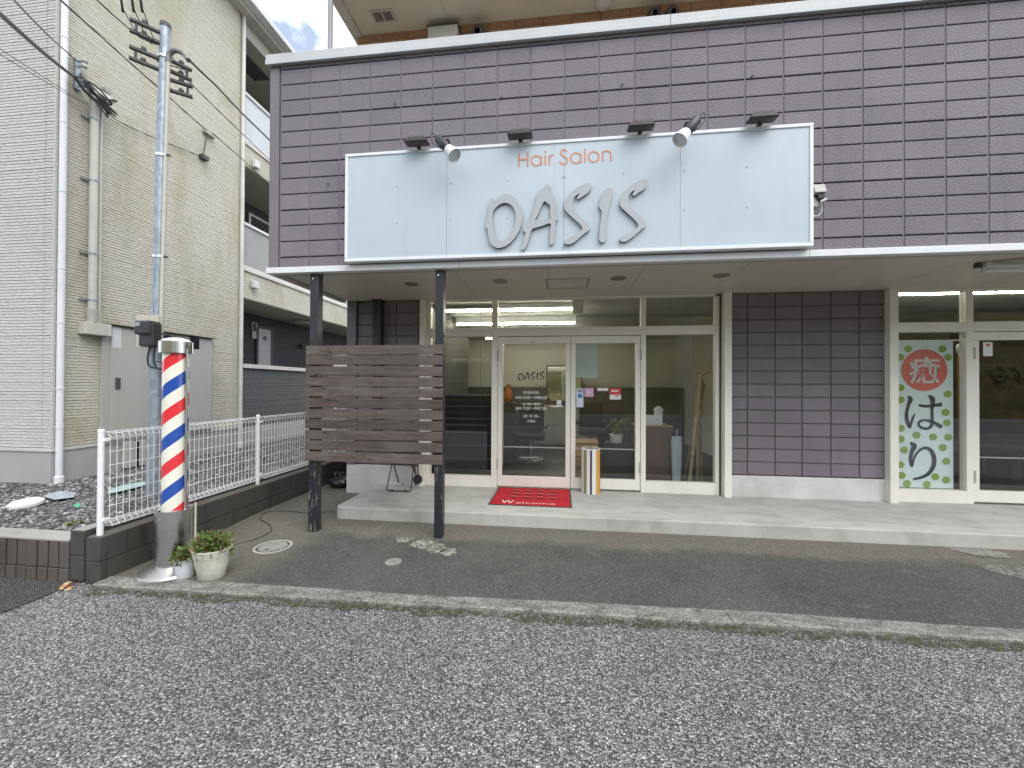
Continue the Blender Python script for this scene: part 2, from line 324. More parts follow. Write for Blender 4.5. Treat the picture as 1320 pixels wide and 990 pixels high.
# ------------------------------------------------------------------ mesh helpers
def wloc(o):
    v = Vector((0, 0, 0))
    while o is not None: v += o.location; o = o.parent
    return v
class MB:
    def __init__(s): s.v = []; s.f = []
    def add(s, vs, fs):
        b = len(s.v); s.v += [Vector(p) for p in vs]; s.f += [tuple(b+i for i in f) for f in fs]; return s
    def box(s, a, b, M=None):
        x0, y0, z0 = (min(p, q) for p, q in zip(a, b)); x1, y1, z1 = (max(p, q) for p, q in zip(a, b))
        vs = [Vector(p) for p in ((x0,y0,z0),(x1,y0,z0),(x1,y1,z0),(x0,y1,z0),(x0,y0,z1),(x1,y0,z1),(x1,y1,z1),(x0,y1,z1))]
        if M is not None: vs = [M @ p for p in vs]
        return s.add(vs, [(0,3,2,1),(4,5,6,7),(0,1,5,4),(1,2,6,5),(2,3,7,6),(3,0,4,7)])
    def tube(s, pts, r, n=8, caps=True):
        pts = [Vector(p) for p in pts]; b = len(s.v); N = len(pts)
        rs = r if isinstance(r, (list, tuple)) else [r]*N
        t0 = (pts[1]-pts[0]).normalized(); up = Vector((0,0,1)) if abs(t0.z) < .9 else Vector((1,0,0))
        u = t0.cross(up).normalized()
        for i, p in enumerate(pts):
            t = ((pts[min(i+1, N-1)]-p).normalized() + (p-pts[max(i-1, 0)]).normalized())
            t = t.normalized() if t.length > 1e-6 else t0
            u = (u - t*u.dot(t)).normalized(); q = t.cross(u)
            for k in range(n):
                a = 2*pi*k/n; s.v.append(p + (u*cos(a)+q*sin(a))*rs[i])
        for i in range(N-1):
            for k in range(n):
                a0 = b+i*n+k; a1 = b+i*n+(k+1) % n; s.f.append((a0, a1, a1+n, a0+n))
        if caps: s.f.append(tuple(b+k for k in reversed(range(n)))); s.f.append(tuple(b+(N-1)*n+k for k in range(n)))
        return s
    def lathe(s, prof, c, n=32, axis=None, capb=True, capt=True, sx=1., sy=1.):
        b = len(s.v); c = Vector(c); R = axis if axis is not None else Matrix.Identity(3)
        for r, z in prof:
            for k in range(n):
                a = 2*pi*k/n; s.v.append(c + R @ Vector((r*cos(a)*sx, r*sin(a)*sy, z)))
        for i in range(len(prof)-1):
            for k in range(n):
                a0 = b+i*n+k; a1 = b+i*n+(k+1) % n; s.f.append((a0, a1, a1+n, a0+n))
        if capb: s.f.append(tuple(b+k for k in reversed(range(n))))
        if capt: s.f.append(tuple(b+(len(prof)-1)*n+k for k in range(n)))
        return s
    def prism(s, poly, off):
        off = Vector(off); n = len(poly); vs = [Vector(p) for p in poly] + [Vector(p)+off for p in poly]
        return s.add(vs, [tuple(reversed(range(n))), tuple(range(n, 2*n))] + [(i, (i+1) % n, (i+1) % n+n, i+n) for i in range(n)])
    def ribbon(s, pts, wd, nrm, th=.002):
        """flat stroke along 3-D points with given widths, facing nrm"""
        nrm = Vector(nrm).normalized(); pts = [Vector(p) for p in pts]; N = len(pts); L = []; R = []
        ws = wd if isinstance(wd, (list, tuple)) else [wd]*N
        for i, p in enumerate(pts):
            t = (pts[min(i+1, N-1)]-pts[max(i-1, 0)]).normalized(); q = nrm.cross(t).normalized()
            L.append(p+q*ws[i]/2); R.append(p-q*ws[i]/2)
        vs = L+R+[p+nrm*th for p in L]+[p+nrm*th for p in R]; f = []
        for i in range(N-1):
            f += [(2*N+i, 2*N+i+1, 3*N+i+1, 3*N+i)[::-1], (i, i+1, 2*N+i+1, 2*N+i), (N+i+1, N+i, 3*N+i, 3*N+i+1)]
        f += [(0, 2*N, 3*N, N), (N-1, 2*N-1, 4*N-1, 3*N-1)]
        return s.add(vs, f)
    def disc(s, c, r, nrm, n=24, th=.002, ry=None):
        nrm = Vector(nrm).normalized(); u = nrm.orthogonal().normalized()
        if abs(nrm.y) > .9: u = Vector((1, 0, 0))
        q = nrm.cross(u); poly = [Vector(c)+u*cos(2*pi*k/n)*r+q*sin(2*pi*k/n)*(ry or r) for k in range(n)]
        return s.prism(poly, nrm*th)
    def build(s, name, mat, parent=None, smooth=False, bevel=0., loc=None, sub=0):
        base = wloc(parent) if parent is not None else Vector((0, 0, 0))
        o0 = Vector(loc) if loc is not None else base
        me = bpy.data.meshes.new(name); me.from_pydata([tuple(p-o0) for p in s.v], [], s.f)
        bm = bmesh.new(); bm.from_mesh(me); bmesh.ops.recalc_face_normals(bm, faces=bm.faces)
        bm.to_mesh(me); bm.free(); me.materials.append(mat)
        if smooth:
            for p in me.polygons: p.use_smooth = True
            if smooth != 'all': me.set_sharp_from_angle(angle=radians(smooth if smooth is not True else 40))
        o = bpy.data.objects.new(name, me); COL.objects.link(o)
        o.location = o0 - base if parent is not None else o0
        if parent is not None: o.parent = parent
        if bevel:
            md = o.modifiers.new('bevel', 'BEVEL'); md.width = bevel; md.segments = 2; md.limit_method = 'ANGLE'; md.angle_limit = radians(35)
        if sub:
            md = o.modifiers.new('sub', 'SUBSURF'); md.levels = sub; md.render_levels = sub
        return o
def tag(o, label=None, cat=None, group=None, kind=None):
    for k, v in (('label', label), ('category', cat), ('group', group), ('kind', kind)):
        if v: o[k] = v
    return o
def thing(name, loc, label, cat, group=None):
    e = bpy.data.objects.new(name, None); COL.objects.link(e); e.location = loc; e.empty_display_size = .2
    return tag(e, label, cat, group)
def struct(o): return tag(o, kind='structure')
def copy_piece(src, loc, parent):
    o = bpy.data.objects.new(src.name.split('.')[0], src.data); COL.objects.link(o); o.parent = parent; o.location = loc
    for md in src.modifiers:
        n = o.modifiers.new(md.name, md.type)
        if md.type == 'BEVEL': n.width = md.width; n.segments = md.segments; n.limit_method = md.limit_method; n.angle_limit = md.angle_limit
    return o
def bx(name, a, b, mat, parent=None, bevel=0., **k): return MB().box(a, b).build(name, mat, parent, bevel=bevel, **k)
def text_mesh(s, name, mat, parent, centre, width, height=None, nrm='front', th=.001, bold=0.):
    """flat lettering standing upright in a plane Y = const (front) or lying on the ground (up)"""
    cu = bpy.data.curves.new(name, 'FONT'); cu.body = s; cu.align_x = 'CENTER'; cu.align_y = 'CENTER'; cu.extrude = .002; cu.offset = bold; cu.resolution_u = 3
    tmp = bpy.data.objects.new(name, cu); COL.objects.link(tmp)
    dg = bpy.context.evaluated_depsgraph_get(); me = bpy.data.meshes.new_from_object(tmp.evaluated_get(dg))
    bpy.data.objects.remove(tmp)
    xs = [v.co.x for v in me.vertices]; ys = [v.co.y for v in me.vertices]
    if not xs: return None
    w0, h0 = max(xs)-min(xs), max(ys)-min(ys); cx, cy = (max(xs)+min(xs))/2, (max(ys)+min(ys))/2
    sx = width/w0; sy = height/h0 if height else sx; c = Vector(centre)-wloc(parent)
    for v in me.vertices:
        x, y, z = (v.co.x-cx)*sx, (v.co.y-cy)*sy, v.co.z/.002*th/2
        v.co = c + (Vector((x, -z, y)) if nrm == 'front' else Vector((x, y, z)))
    me.materials.clear(); me.materials.append(mat)
    o = bpy.data.objects.new(name, me); COL.objects.link(o); o.parent = parent; return o
def catmull(p, n=4, closed=True):
    out = []; N = len(p); rng = range(N if closed else N-1)
    for i in rng:
        a, b, c, d = (p[(i+k) % N] if closed else p[min(max(i+k, 0), N-1)] for k in (-1, 0, 1, 2))
        for j in range(n):
            t = j/n
            out.append(tuple(.5*((2*b[k])+(c[k]-a[k])*t+(2*a[k]-5*b[k]+4*c[k]-d[k])*t*t+(-a[k]+3*b[k]-3*c[k]+d[k])*t**3) for k in range(len(b))))
    if not closed: out.append(tuple(p[-1]))
    return out
def shape_mesh(loops, to3, name, mat, parent, th):
    """outline with holes -> solid letter; loops in drawing units, to3(x, y) -> place on the plane"""
    cu = bpy.data.curves.new(name, 'CURVE'); cu.dimensions = '2D'; cu.fill_mode = 'BOTH'; cu.extrude = th/2
    for L in loops:
        sp = cu.splines.new('POLY'); sp.points.add(len(L)-1); sp.use_cyclic_u = True
        for q, (x, y) in zip(sp.points, L): q.co = (x, -y, 0, 1)
    tmp = bpy.data.objects.new(name, cu); COL.objects.link(tmp)
    me = bpy.data.meshes.new_from_object(tmp.evaluated_get(bpy.context.evaluated_depsgraph_get())); bpy.data.objects.remove(tmp)
    b = wloc(parent)
    for v in me.vertices:
        p = to3(v.co.x, -v.co.y); v.co = p - b + Vector((0, -v.co.z, 0))
    me.materials.clear(); me.materials.append(mat)
    o = bpy.data.objects.new(name, me); COL.objects.link(o); o.parent = parent; return o

# ================================================================== THE SETTING
G = -0.022                 # apron level near the street; it rises to 0 at the shop step
ZL = -0.05                 # coarse asphalt of the street side
YF, YW, YG = 3.90, 5.40, 5.45   # canopy face, ground-floor wall, glazing
ZS, ZT = 2.70, .135        # soffit, top of the shop step

def grid(name, x0, x1, y0, y1, z, mat, n=1):
    m = MB()
    for i in range(n+1):
        for j in range(n+1): m.v.append(Vector((x0+(x1-x0)*i/n, y0+(y1-y0)*j/n, z)))
    m.f = [(i*(n+1)+j, (i+1)*(n+1)+j, (i+1)*(n+1)+j+1, i*(n+1)+j+1) for i in range(n) for j in range(n)]
    return struct(m.build(name, mat))
grid('ground', -150, 150, -150, 150, ZL, COARSE)
ROADM = plain('road_asphalt', (.10, .10, .102), .8, .15, 1.2, 90, .4)
grid('road', -120, 120, -11, -4.5, ZL+.004, ROADM)
grid('road_edge_line', -120, 120, -4.75, -4.6, ZL+.008, flat('line_white', (.6, .6, .58), .6))

# kerb line: front edge runs very slightly off the facade
def kf(x): return 2.70 + (x+2.41)*.0199
def kb(x): return kf(x) + .135 + .012*sin(x*1.7)
# apron between kerb and step / alley
m = MB(); xs = [-3.53+i*.25 for i in range(65)]
ysn = [None, 3.3, 3.7, 3.9, 4.12, 4.31, 5.2, 7.5, 14.0]
for x in xs:
    for y in ysn:
        yy = kb(x)-.01 if y is None else y
        z = G if yy <= 3.9 else G+(0-G)*min(1, (yy-3.9)/.41)
        m.v.append(Vector((x, yy, z)))
K = len(ysn)
m.f = [(i*K+j, (i+1)*K+j, (i+1)*K+j+1, i*K+j+1) for i in range(len(xs)-1) for j in range(K-1)]
struct(m.build('apron', FINE))
# kerb stones
kerb = struct(bx('kerb', (-3.6, 2.68, -.3), (12, 3.02, -.10), KERBC)); 
x = -3.53; rnd = random.Random(3)
while x < 9:
    L = .6 if x > -3.4 else .45
    a, b = x+.0012, x+L-.0012; d = rnd.uniform(-.004, .004); zz = G+.006+rnd.uniform(-.003, .003)
    mm = MB(); n = 5; N2 = []
    for k in range(n+1):
        xx = a+(b-a)*k/n; j = noise.noise(Vector((xx*7, 3, 1)))*.012
        mm.v += [Vector((xx, kf(xx)+d+j, -.12)), Vector((xx, kf(xx)+d+j, zz-.008)), Vector((xx, kf(xx)+d+j+.014, zz)), Vector((xx, kb(xx)+d-j*.6, zz)), Vector((xx, kb(xx)+d-j*.6, -.12))]
    for k in range(n):
        mm.f += [(k*5+i, k*5+i+1, k*5+i+6, k*5+i+5) for i in range(4)]
    mm.f += [tuple(range(5)), tuple(n*5+i for i in reversed(range(5)))]
    mm.build('kerb_stone', KERBC, kerb); x += L
# darker smooth asphalt in front of the brick edging, left of the kerb
pts = [W(-60, 812, Z=ZL), W(0, 792, Z=ZL), W(52, 772, Z=ZL), W(98, 752, Z=ZL)]
poly = [Vector((p.x, p.y, ZL+.005)) for p in pts] + [Vector((-3.62, 2.80, ZL+.005)), Vector((-9, 2.80, ZL+.005)), Vector((-9, 2.0, ZL+.005))]
struct(MB().prism(poly, (0, 0, .004)).build('asphalt_patch', mk_gravel('worn_asphalt', 170)))

# raised gravel yard of the neighbouring lot
YZ = .25
m = MB(); n = 60
for i in range(n+1):
    for j in range(n+1):
        x = -14+(10.28)*i/n; y = 2.84+(16)*j/n
        m.v.append(Vector((x, y, YZ+.018*noise.noise(Vector((x*1.7, y*1.7, 0)))-.01)))
m.f = [(i*(n+1)+j, (i+1)*(n+1)+j, (i+1)*(n+1)+j+1, i*(n+1)+j+1) for i in range(n) for j in range(n)]
yard = struct(m.build('gravel_yard', GRAVEL, smooth='all'))
m = MB(); rnd = random.Random(11)
ico = [Vector(v).normalized() for v in ((0,0,1),(.9,0,.45),(.28,.85,.45),(-.72,.53,.45),(-.72,-.53,.45),(.28,-.85,.45),(.72,.53,-.45),(-.28,.85,-.45),(-.9,0,-.45),(-.28,-.85,-.45),(.72,-.53,-.45))]
icf = [(0,1,2),(0,2,3),(0,3,4),(0,4,5),(0,5,1),(1,6,2),(2,6,7),(2,7,3),(3,7,8),(3,8,4),(4,8,9),(4,9,5),(5,9,10),(5,10,1),(1,10,6)]
for k in range(9500):
    y = 2.86+(rnd.random()**1.7)*4.6; x = -3.76-rnd.random()*(2.62 if y > 4.35 else 5.2)
    r = rnd.uniform(.007, .021)*(1.25 if rnd.random() < .12 else 1); c = Vector((x, y, YZ+.018*noise.noise(Vector((x*1.7, y*1.7, 0)))-.01+r*.25))
    sx, sy, sz = rnd.uniform(.8, 1.35), rnd.uniform(.8, 1.35), rnd.uniform(.5, .9); R = Matrix.Rotation(rnd.random()*6.3, 3, 'Z')
    m.add([c+R @ Vector((p.x*sx, p.y*sy, p.z*sz))*r*rnd.uniform(.85, 1.15) for p in ico], icf)
st = m.build('loose_stones', STONE, yard); tag(st, kind='stuff')

# brick soldier edging in front of the yard
edg = thing('brick_edging', (-4.6, 2.74, G), 'row of upright dark bricks edging the gravel yard under a pale cap', 'edging')
BRK = mk_concrete('dark_brick', (.098, .086, .078), .8, 60)
x = -3.815; rnd = random.Random(5)
while x > -6.6:
    wd = .088; d = rnd.uniform(-.006, .006)
    bx('brick', (x-wd, 2.735+d, .062), (x-.006, 2.80, .262+rnd.uniform(-.003, .003)), BRK, edg, .004)
    bx('footing_brick', (x-wd+.002, 2.730+d*.5, -.09), (x-.004, 2.80, .056), BRK, edg, .004)
    x -= wd+.010
bx('cap', (-6.7, 2.735, .266), (-3.82, 2.90, .288), CAPC, edg, .006)
# neighbour's block wall (slim) and salon's block wall with the fence
def block_wall(name, x0, x1, y0, y1, z0, ztop, courses, label, first=0.):
    w = thing(name, ((x0+x1)/2, (y0+y1)/2, z0), label, 'wall')
    h = (ztop-z0)/courses
    for c in range(courses):
        y = y0; k = 0; off = .2 if c % 2 else 0.
        while y < y1:
            L = .398 if k or not off else .2
            d = rnd.uniform(-.002, .002)
            bx('block', (x0+d, y+.002, z0+c*h+.002), (x1+d, min(y+L, y1), z0+(c+1)*h-.003), OLDBLK if name != 'boundary_wall' or c == 0 else OLDBLK, w, .004)
            y += L+.002; k += 1
    return w
wl = block_wall('boundary_wall', -3.805, -3.685, 2.735, 9.0, -.03, .358, 2, 'taller dark concrete block wall between the gravel yard and the fence wall')
bx('top_mortar', (-3.80, 2.745, .356), (-3.69, 9.0, .363), CAPC, wl, .002)
wr = block_wall('fence_wall', -3.665, -3.535, 2.735, 9.0, -.06, .312, 2, 'dark stained concrete block wall carrying the white mesh fence')
bx('top_mortar', (-3.66, 2.745, .310), (-3.54, 9.0, .316), plain('mossy_mortar', (.13, .115, .095), .85, .3, 6, 80, .3), wr, .002)

# ---- white mesh fence
fence = thing('mesh_fence', (-3.6, 2.79, .31), 'white welded wire mesh fence on the dark block wall', 'fence')
FX = -3.60; FW = plain('fence_white', (.76, .77, .77), .4, .04, 5, 40, .02, 0, .4, .1); ft, fb = 1.125, .375
py = [2.785, 4.455, 6.13, 7.80]
for y in py:
    p = MB().tube([(FX, y, .31), (FX, y, 1.135)], .021, 14).build('post', FW, fence, smooth=40)
    MB().lathe([(.0225, 1.13), (.0225, 1.142), (.016, 1.150), (.002, 1.153)], (FX, y, 0), 14).build('post_cap', FW, p, smooth=40)
for i in range(3):
    y0, y1 = py[i]+.035, py[i+1]-.035; m = MB(); zz = [fb+.05+k*(ft-fb-.10)/6 for k in range(7)]
    for z in zz: m.tube([(FX+.024, y0, z), (FX+.024, y1, z)], .0030, 5)
    k = 0; y = y0+.012
    while y < y1:                                  # upright wires, folded into a triangular tube at top and foot
        m.tube([(FX+.024, y, ft-.045), (FX+.055, y, ft-.01), (FX-.005, y, ft), (FX+.024, y, ft-.045)], .0027, 4, False)
        m.tube([(FX+.024, y, fb+.045), (FX+.055, y, fb+.005), (FX-.005, y, fb), (FX+.024, y, fb+.045)], .0027, 4, False)
        m.tube([(FX+.024, y, fb+.045), (FX+.024, y, ft-.045)], .0027, 4, False); y += .05
    for z in (ft-.01, fb+.005): m.tube([(FX+.055, y0, z), (FX+.055, y1, z)], .0032, 5)
    for z in (ft, fb): m.tube([(FX-.005, y0, z), (FX-.005, y1, z)], .0032, 5)
    pn = m.build('mesh_panel', FW, fence); tag(pn, kind='stuff')
    for z in (ft-.06, fb+.06): bx('clip', (FX+.015, y0-.036, z-.012), (FX+.035, y0+.008, z+.012), FW, fence, .003)

# ---- shop step
m = MB(); XS0, XS1, Y0, Y1 = -2.53, 12.0, 4.31, 5.95
poly = [(XS0+.06, Y0), (XS1, Y0), (XS1, Y1), (XS0, Y1), (XS0, Y0+.06), (XS0+.018, Y0+.018)]
step = struct(MB().prism([Vector((a, b, -.12)) for a, b in poly], (0, 0, ZT+.12)).build('shop_step', SLABC, bevel=.012))
print('setting ok')

# ================================================================== THE SALON BUILDING
B = thing('salon_building', (2.0, 6.0, 0), 'mauve block-faced building with canopy parapet and two glazed shopfronts', 'building')
XL, XR = -3.04, 9.0
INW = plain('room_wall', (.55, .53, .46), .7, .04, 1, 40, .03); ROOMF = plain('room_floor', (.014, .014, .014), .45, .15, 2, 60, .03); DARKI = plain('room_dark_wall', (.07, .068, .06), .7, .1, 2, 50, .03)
# --- upper wall
uw = bx('upper_wall', (XL, YF+.012, 2.735), (XR, YF+.14, 4.86), STUCCO, B)
bx('parapet_roof', (XL+.01, YF+.14, 4.55), (XR, 5.9, 4.62), SLABC, B)
bx('parapet_side', (XL+.002, YF+.142, 2.735), (XL+.12, 6.5, 4.858), STUCCO, B)
MW, MH, XB, ZB = .3276, .1645, -2.919, 4.816
SX0, SX1, SZ0, SZ1 = -2.146, 2.192, 2.741, 3.823        # sign
bx('corner_strip', (XL-.002, YF-.012, 2.737), (XB-.018, YF+.014, 4.858), STUCCO, uw, .004)
def tile(wd, h, dep, mat, name='wall_block', bev=.006):
    m = MB().box((0, 0, 0), (wd, dep, h)); return m
proto = None; slv = MB()
for c in range(21+9):
    x0 = XB+c*MW+.006; x1 = XB+(c+1)*MW-.006
    for r in range(-1, 13):
        zt = ZB-r*MH-.005; zb = ZB-(r+1)*MH+.005
        if r % 3 == 0: zt -= .004
        if r == -1: zt, zb = 4.858, ZB+.005
        if r == 12: zb = 2.738
        if x0 > SX0+.05 and x1 < SX1-.25 and zt < SZ1-.1 and r < 12: continue     # wholly behind the sign
        if r in (-1, 12) or c > 21:
            slv.box((x0, YF-.008, zb), (x1, YF+.014, zt)); continue
        if proto is None or abs((zt-zb)-hp) > .001:
            o = tile(x1-x0, zt-zb, .022, STUCCO).build('wall_block', STUCCO, uw, bevel=.005, loc=None)
            o.data.transform(Matrix.Translation(wloc(uw))); o.location = Vector((x0, YF-.008, zb))-wloc(uw)
            if proto is None or not (r % 3 == 0): 
                if r % 3: proto = o; hp = zt-zb
        else: copy_piece(proto, Vector((x0, YF-.008, zb))-wloc(uw), uw)
tag(slv.build('edge_blocks', STUCCO, uw, bevel=.004), kind='stuff')
for i, (a, b) in enumerate(((XL-.03, 1.0), (1.003, 5.0), (5.003, XR))):
    bx('coping', (a, YF-.045, 4.862), (b, YF+.2, 4.96), COPE, B, .006)
    bx('coping_drip', (a, YF-.052, 4.85), (b, YF-.043, 4.90), COPE, B, .003)
for i, (a, b) in enumerate(((XL-.02, -1.0), (-.997, 2.2), (2.203, 5.4), (5.403, XR))):
    bx('canopy_fascia', (a, YF-.03, 2.672), (b, YF+.05, 2.733), WHITEP, B, .004)
bx('canopy_side_fascia', (XL-.02, YF+.053, 2.672), (XL+.05, 5.34, 2.733), plain('fascia_grey', (.5, .49, .45), .5), B, .003)
# rusty stub anchors left in the wall
for c in range(24): bx('joint_strip', (XB+c*MW-.006, YF-.002, 2.737), (XB+c*MW+.006, YF+.0125, 4.859), STUCCO, uw)
for px, py in ((423, 237), (423, 445), (509, 134), (646, 126), (801, 110), (968, 99)):
    p = W(px, py, Y=YF-.01); MB().tube([p, p+Vector((.012, -.03, -.01))], .006, 6).build('stub_anchor', DGREY, uw, smooth=True)
# --- soffit boards
js = [XL+.06, -2.07, -1.10, -.13, .84, 1.82, 2.80, 3.78, 4.76, 5.74, 6.72, 7.7, 8.95]
bx('soffit_backing', (XL+.06, YF+.05, ZS+.012), (XR, 5.44, ZS+.03), DGREY, B)
for a, b in zip(js[:-1], js[1:]):
    bx('soffit_board', (a+.0025, YF+.16, ZS), (b-.0025, 5.44, ZS+.011), SOFF, B)
bx('soffit_edge_trim', (XL+.06, YF+.052, ZS-.008), (XR, YF+.157, ZS+.01), plain('trim_grey', (.36, .35, .32), .5), B)
for px, py in ((530, 366), (645, 362.5), (797, 358.5), (930, 355)):
    c = W(px, py, Z=ZS)
    d = MB().lathe([(.062, 0), (.085, -.001), (.088, -.006), (.080, -.010), (.070, -.008), (.060, .004)], (c.x, c.y, ZS), 28).build('downlight', plain('downlight_trim', (.30, .29, .26), .4), B, smooth=50)
    MB().disc((c.x, c.y, ZS-.003), .060, (0, 0, -1), 24, .001).build('lens', plain('dull_lens', (.18, .175, .15), .3), d)
h = MB(); a, b = W(703, 360, Z=ZS), W(757, 371, Z=ZS)
for r0, r1 in (((a.x, a.y), (b.x, a.y+.012)), ((a.x, b.y-.012), (b.x, b.y)), ((a.x, a.y+.014), (a.x+.022, b.y-.014)), ((b.x-.022, a.y+.014), (b.x, b.y-.014))):
    h.box((r0[0], r0[1], ZS-.004), (r1[0], r1[1], ZS+.002))
h.build('hatch_frame', plain('hatch_metal', (.25, .24, .21), .4), B)
# --- upper floor set back above the canopy, with its own balcony slab
TZ0, TZ1, TY = 4.7, 6.50, 5.42
ORT = plain('orange_tile', (.42, .24, .14), .6, .2, 3, 70, .25, 0, .3, .2, rand=.12)
uf = bx('upper_floor_wall', (-2.90, TY+.012, 4.55), (XR, 5.9, TZ1+.2), plain('tile_grout', (.2, .12, .08), .8), B)
k = 0
for r in range(5, 11):
    z = 4.7+r*.17
    for c in range(20):
        x0 = -2.90+c*.38+.004 
        if x0 > 3.6 or z+.05 > TZ1: continue
        bx('wall_tile', (x0, TY, z+.004), (x0+.37, TY+.014, min(z+.166, TZ1)), ORT, uf, .003)
SOF2 = plain('upper_soffit', (.62, .58, .47), .6, .06, .7, 40, .03, 0, .3, .15)
for a, b in ((-2.82, -1.55), (-1.546, -.25), (-.246, 1.05), (1.054, 2.35), (2.354, 9)):
    bx('balcony_soffit', (a, 4.75, TZ1), (b, TY+.2, TZ1+.012), SOF2, B)
bx('balcony_slab', (-2.96, 4.7, TZ1+.014), (9, TY+.6, TZ1+.25), COPE, B)
bx('balcony_edge', (-2.96, 4.7, TZ1-.02), (-2.825, TY+.3, TZ1+.013), plain('edge_cream', (.55, .53, .46), .5), B)
c = W(494, 20, Z=TZ1); v = bx('vent_grille', (c.x-.16, c.y-.09, TZ1-.012), (c.x+.16, c.y+.09, TZ1-.001), plain('grille_cream', (.48, .46, .38), .5), B, .003)
for k in range(9):
    for s in (-1, 1): bx('slot', (c.x+s*.068-.055, c.y-.062+k*.0145, TZ1-.015), (c.x+s*.068+.055, c.y-.055+k*.0145, TZ1-.0125), DGREY, v)
c = W(778, 1, Z=TZ1); MB().lathe([(.09, 0), (.11, -.02), (.1, -.05), (.06, -.075), (.01, -.085)], (c.x, c.y, TZ1), 20).build('ceiling_lamp', plain('frosted_cover', (.55, .54, .5), .4), B, smooth=50)
a, b = W(552, 36, Y=TY-.12), W(590, 55, Y=TY-.12)
hx = bx('wall_heater', (a.x, TY-.14, b.z-.35), (b.x, TY-.002, a.z), plain('heater_beige', (.52, .51, .44), .45), B, .008)
bx('heater_lid', (a.x-.01, TY-.15, a.z+.002), (b.x+.01, TY-.003, a.z+.02), DGREY, hx, .003)
for px, py, r in ((617, 42, .10), (843, 19, .085), (866, 17.5, .085)):
    c = W(px, py, Y=TY-.1); R = Matrix.Rotation(radians(115), 3, 'X')
    hd = MB().lathe([(r*.35, .14), (r*.8, .115), (r, .06), (r, -.05)], (c.x, TY-.06, c.z+.01), 20, R, False, True).build('vent_hood', BRONZE, B, smooth=50)
    MB().lathe([(r*.93, -.045), (r*.93, -.04)], (c.x, TY-.06, c.z+.01), 20, R).build('hood_mouth', flat('black_hole', (.006, .006, .006), .9), hd)
p0 = W(425.5, 75, Y=4.75); p1 = W(426, -60, Y=4.75)
MB().tube([(p0.x, p0.y, 4.6), (p0.x, p0.y, 7.2)], .031, 14).build('downpipe', plain('pipe_grey', (.30, .31, .32), .45), B, smooth=True)

# --- ground floor walls
lw = bx('lower_wall', (2.10, YW+.012, .405), (4.0, YW+.2, ZS+.3), STUCCO, B)
lw2 = bx('end_wall', (-2.98, YW+.012, ZT-.2), (-1.92, YW+.2, ZS+.3), STUCCO, B)
bx('side_wall', (-2.98, YW+.202, -.1), (-2.84, 12, ZS+.3), STUCCO, B)
LH = (ZS-.012-.41)/14; jx = [W(p, 520, Y=YW).x for p in (939, 963.2, 998.9, 1033.6, 1070.7, 1107.4, 1144)]
for r in range(14):
    for k in range(6):
        x0, x1 = jx[k]+.005, jx[k+1]-.005; z0, z1 = .41+r*LH+.005, .41+(r+1)*LH-.005
        bx('wall_block', (x0, YW-.006, z0), (x1, YW+.014, z1 - (.003 if r % 3 == 2 else 0)), STUCCO, lw, .005)
ex = [-2.84, -2.60, -2.275, -1.95]
rest = MB()
for r in range(14):
    for k in range(3):
        a, b = (ex[k]+.005, YW-.006, .41+r*LH+.005), (ex[k+1]-.005, YW+.014, .41+(r+1)*LH-.005)
        if r >= 8: bx('wall_block', a, b, STUCCO, lw2, .005)
        else: rest.box(a, b)
tag(rest.build('lower_blocks', STUCCO, lw2, bevel=.005), kind='stuff')
bx('end_pillar', (-2.985, YW-.04, .41), (-2.848, YW+.01, ZS), STUCCO, B, .004)
bx('base_course', (-2.98, YW-.03, -.1), (-1.95, YW+.008, .40), BASEC, B, .004)
bx('base_course', (jx[0]+.002, YW-.012, ZT-.01), (jx[6], YW+.008, .40), BASEC, B, .004)
bx('rear_wall', (-2.84, 11.0, -.1), (XR, 11.2, ZS+.3), INW, B)
bx('room_ceiling', (-2.83, 5.55, 2.78), (XR, 11, 2.9), plain('ceiling_white', (.6, .59, .53), .7), B)
bx('room_floor', (-2.83, 5.52, ZT-.05), (XR, 11, ZT+.005), ROOMF, B)
bx('far_side_wall', (XR-.15, YW+.202, -.1), (XR, 11, ZS+.3), DARKI, B); bx('rear_lining', (3.13, 10.9, ZT), (XR-.16, 10.99, 2.78), DARKI, B)
bx('party_wall', (3.0, 5.61, ZT), (3.12, 11, 2.78), INW, B)
bx('partition', (-2.0, 5.62, ZT), (-1.96, 8.5, 2.78), DARKI, B)

# --- shopfronts
def post(x0, x1, z0, z1, y0=YG-.045, y1=YG+.045, name='frame_post', mat=FRAME, par=B): return bx(name, (x0, y0, z0), (x1, y1, z1), mat, par, .004)
GX = lambda p: W(p, 520, Y=YG-.04).x
TB0, TB1 = 2.185, 2.30          # transom bar
def pane(x0, x1, z0, z1, par=B, name='pane', y=YG): return bx(name, (x0, y-.003, z0), (x1, y+.003, z1), GLASS, par)
def shopfront(g):
    (xo0, xo1), (xm0, xm1), (xn0, xn1), (xe0, xe1) = g
    post(xo0, xo1, ZT, ZS-.001, YG-.11, YG+.045)
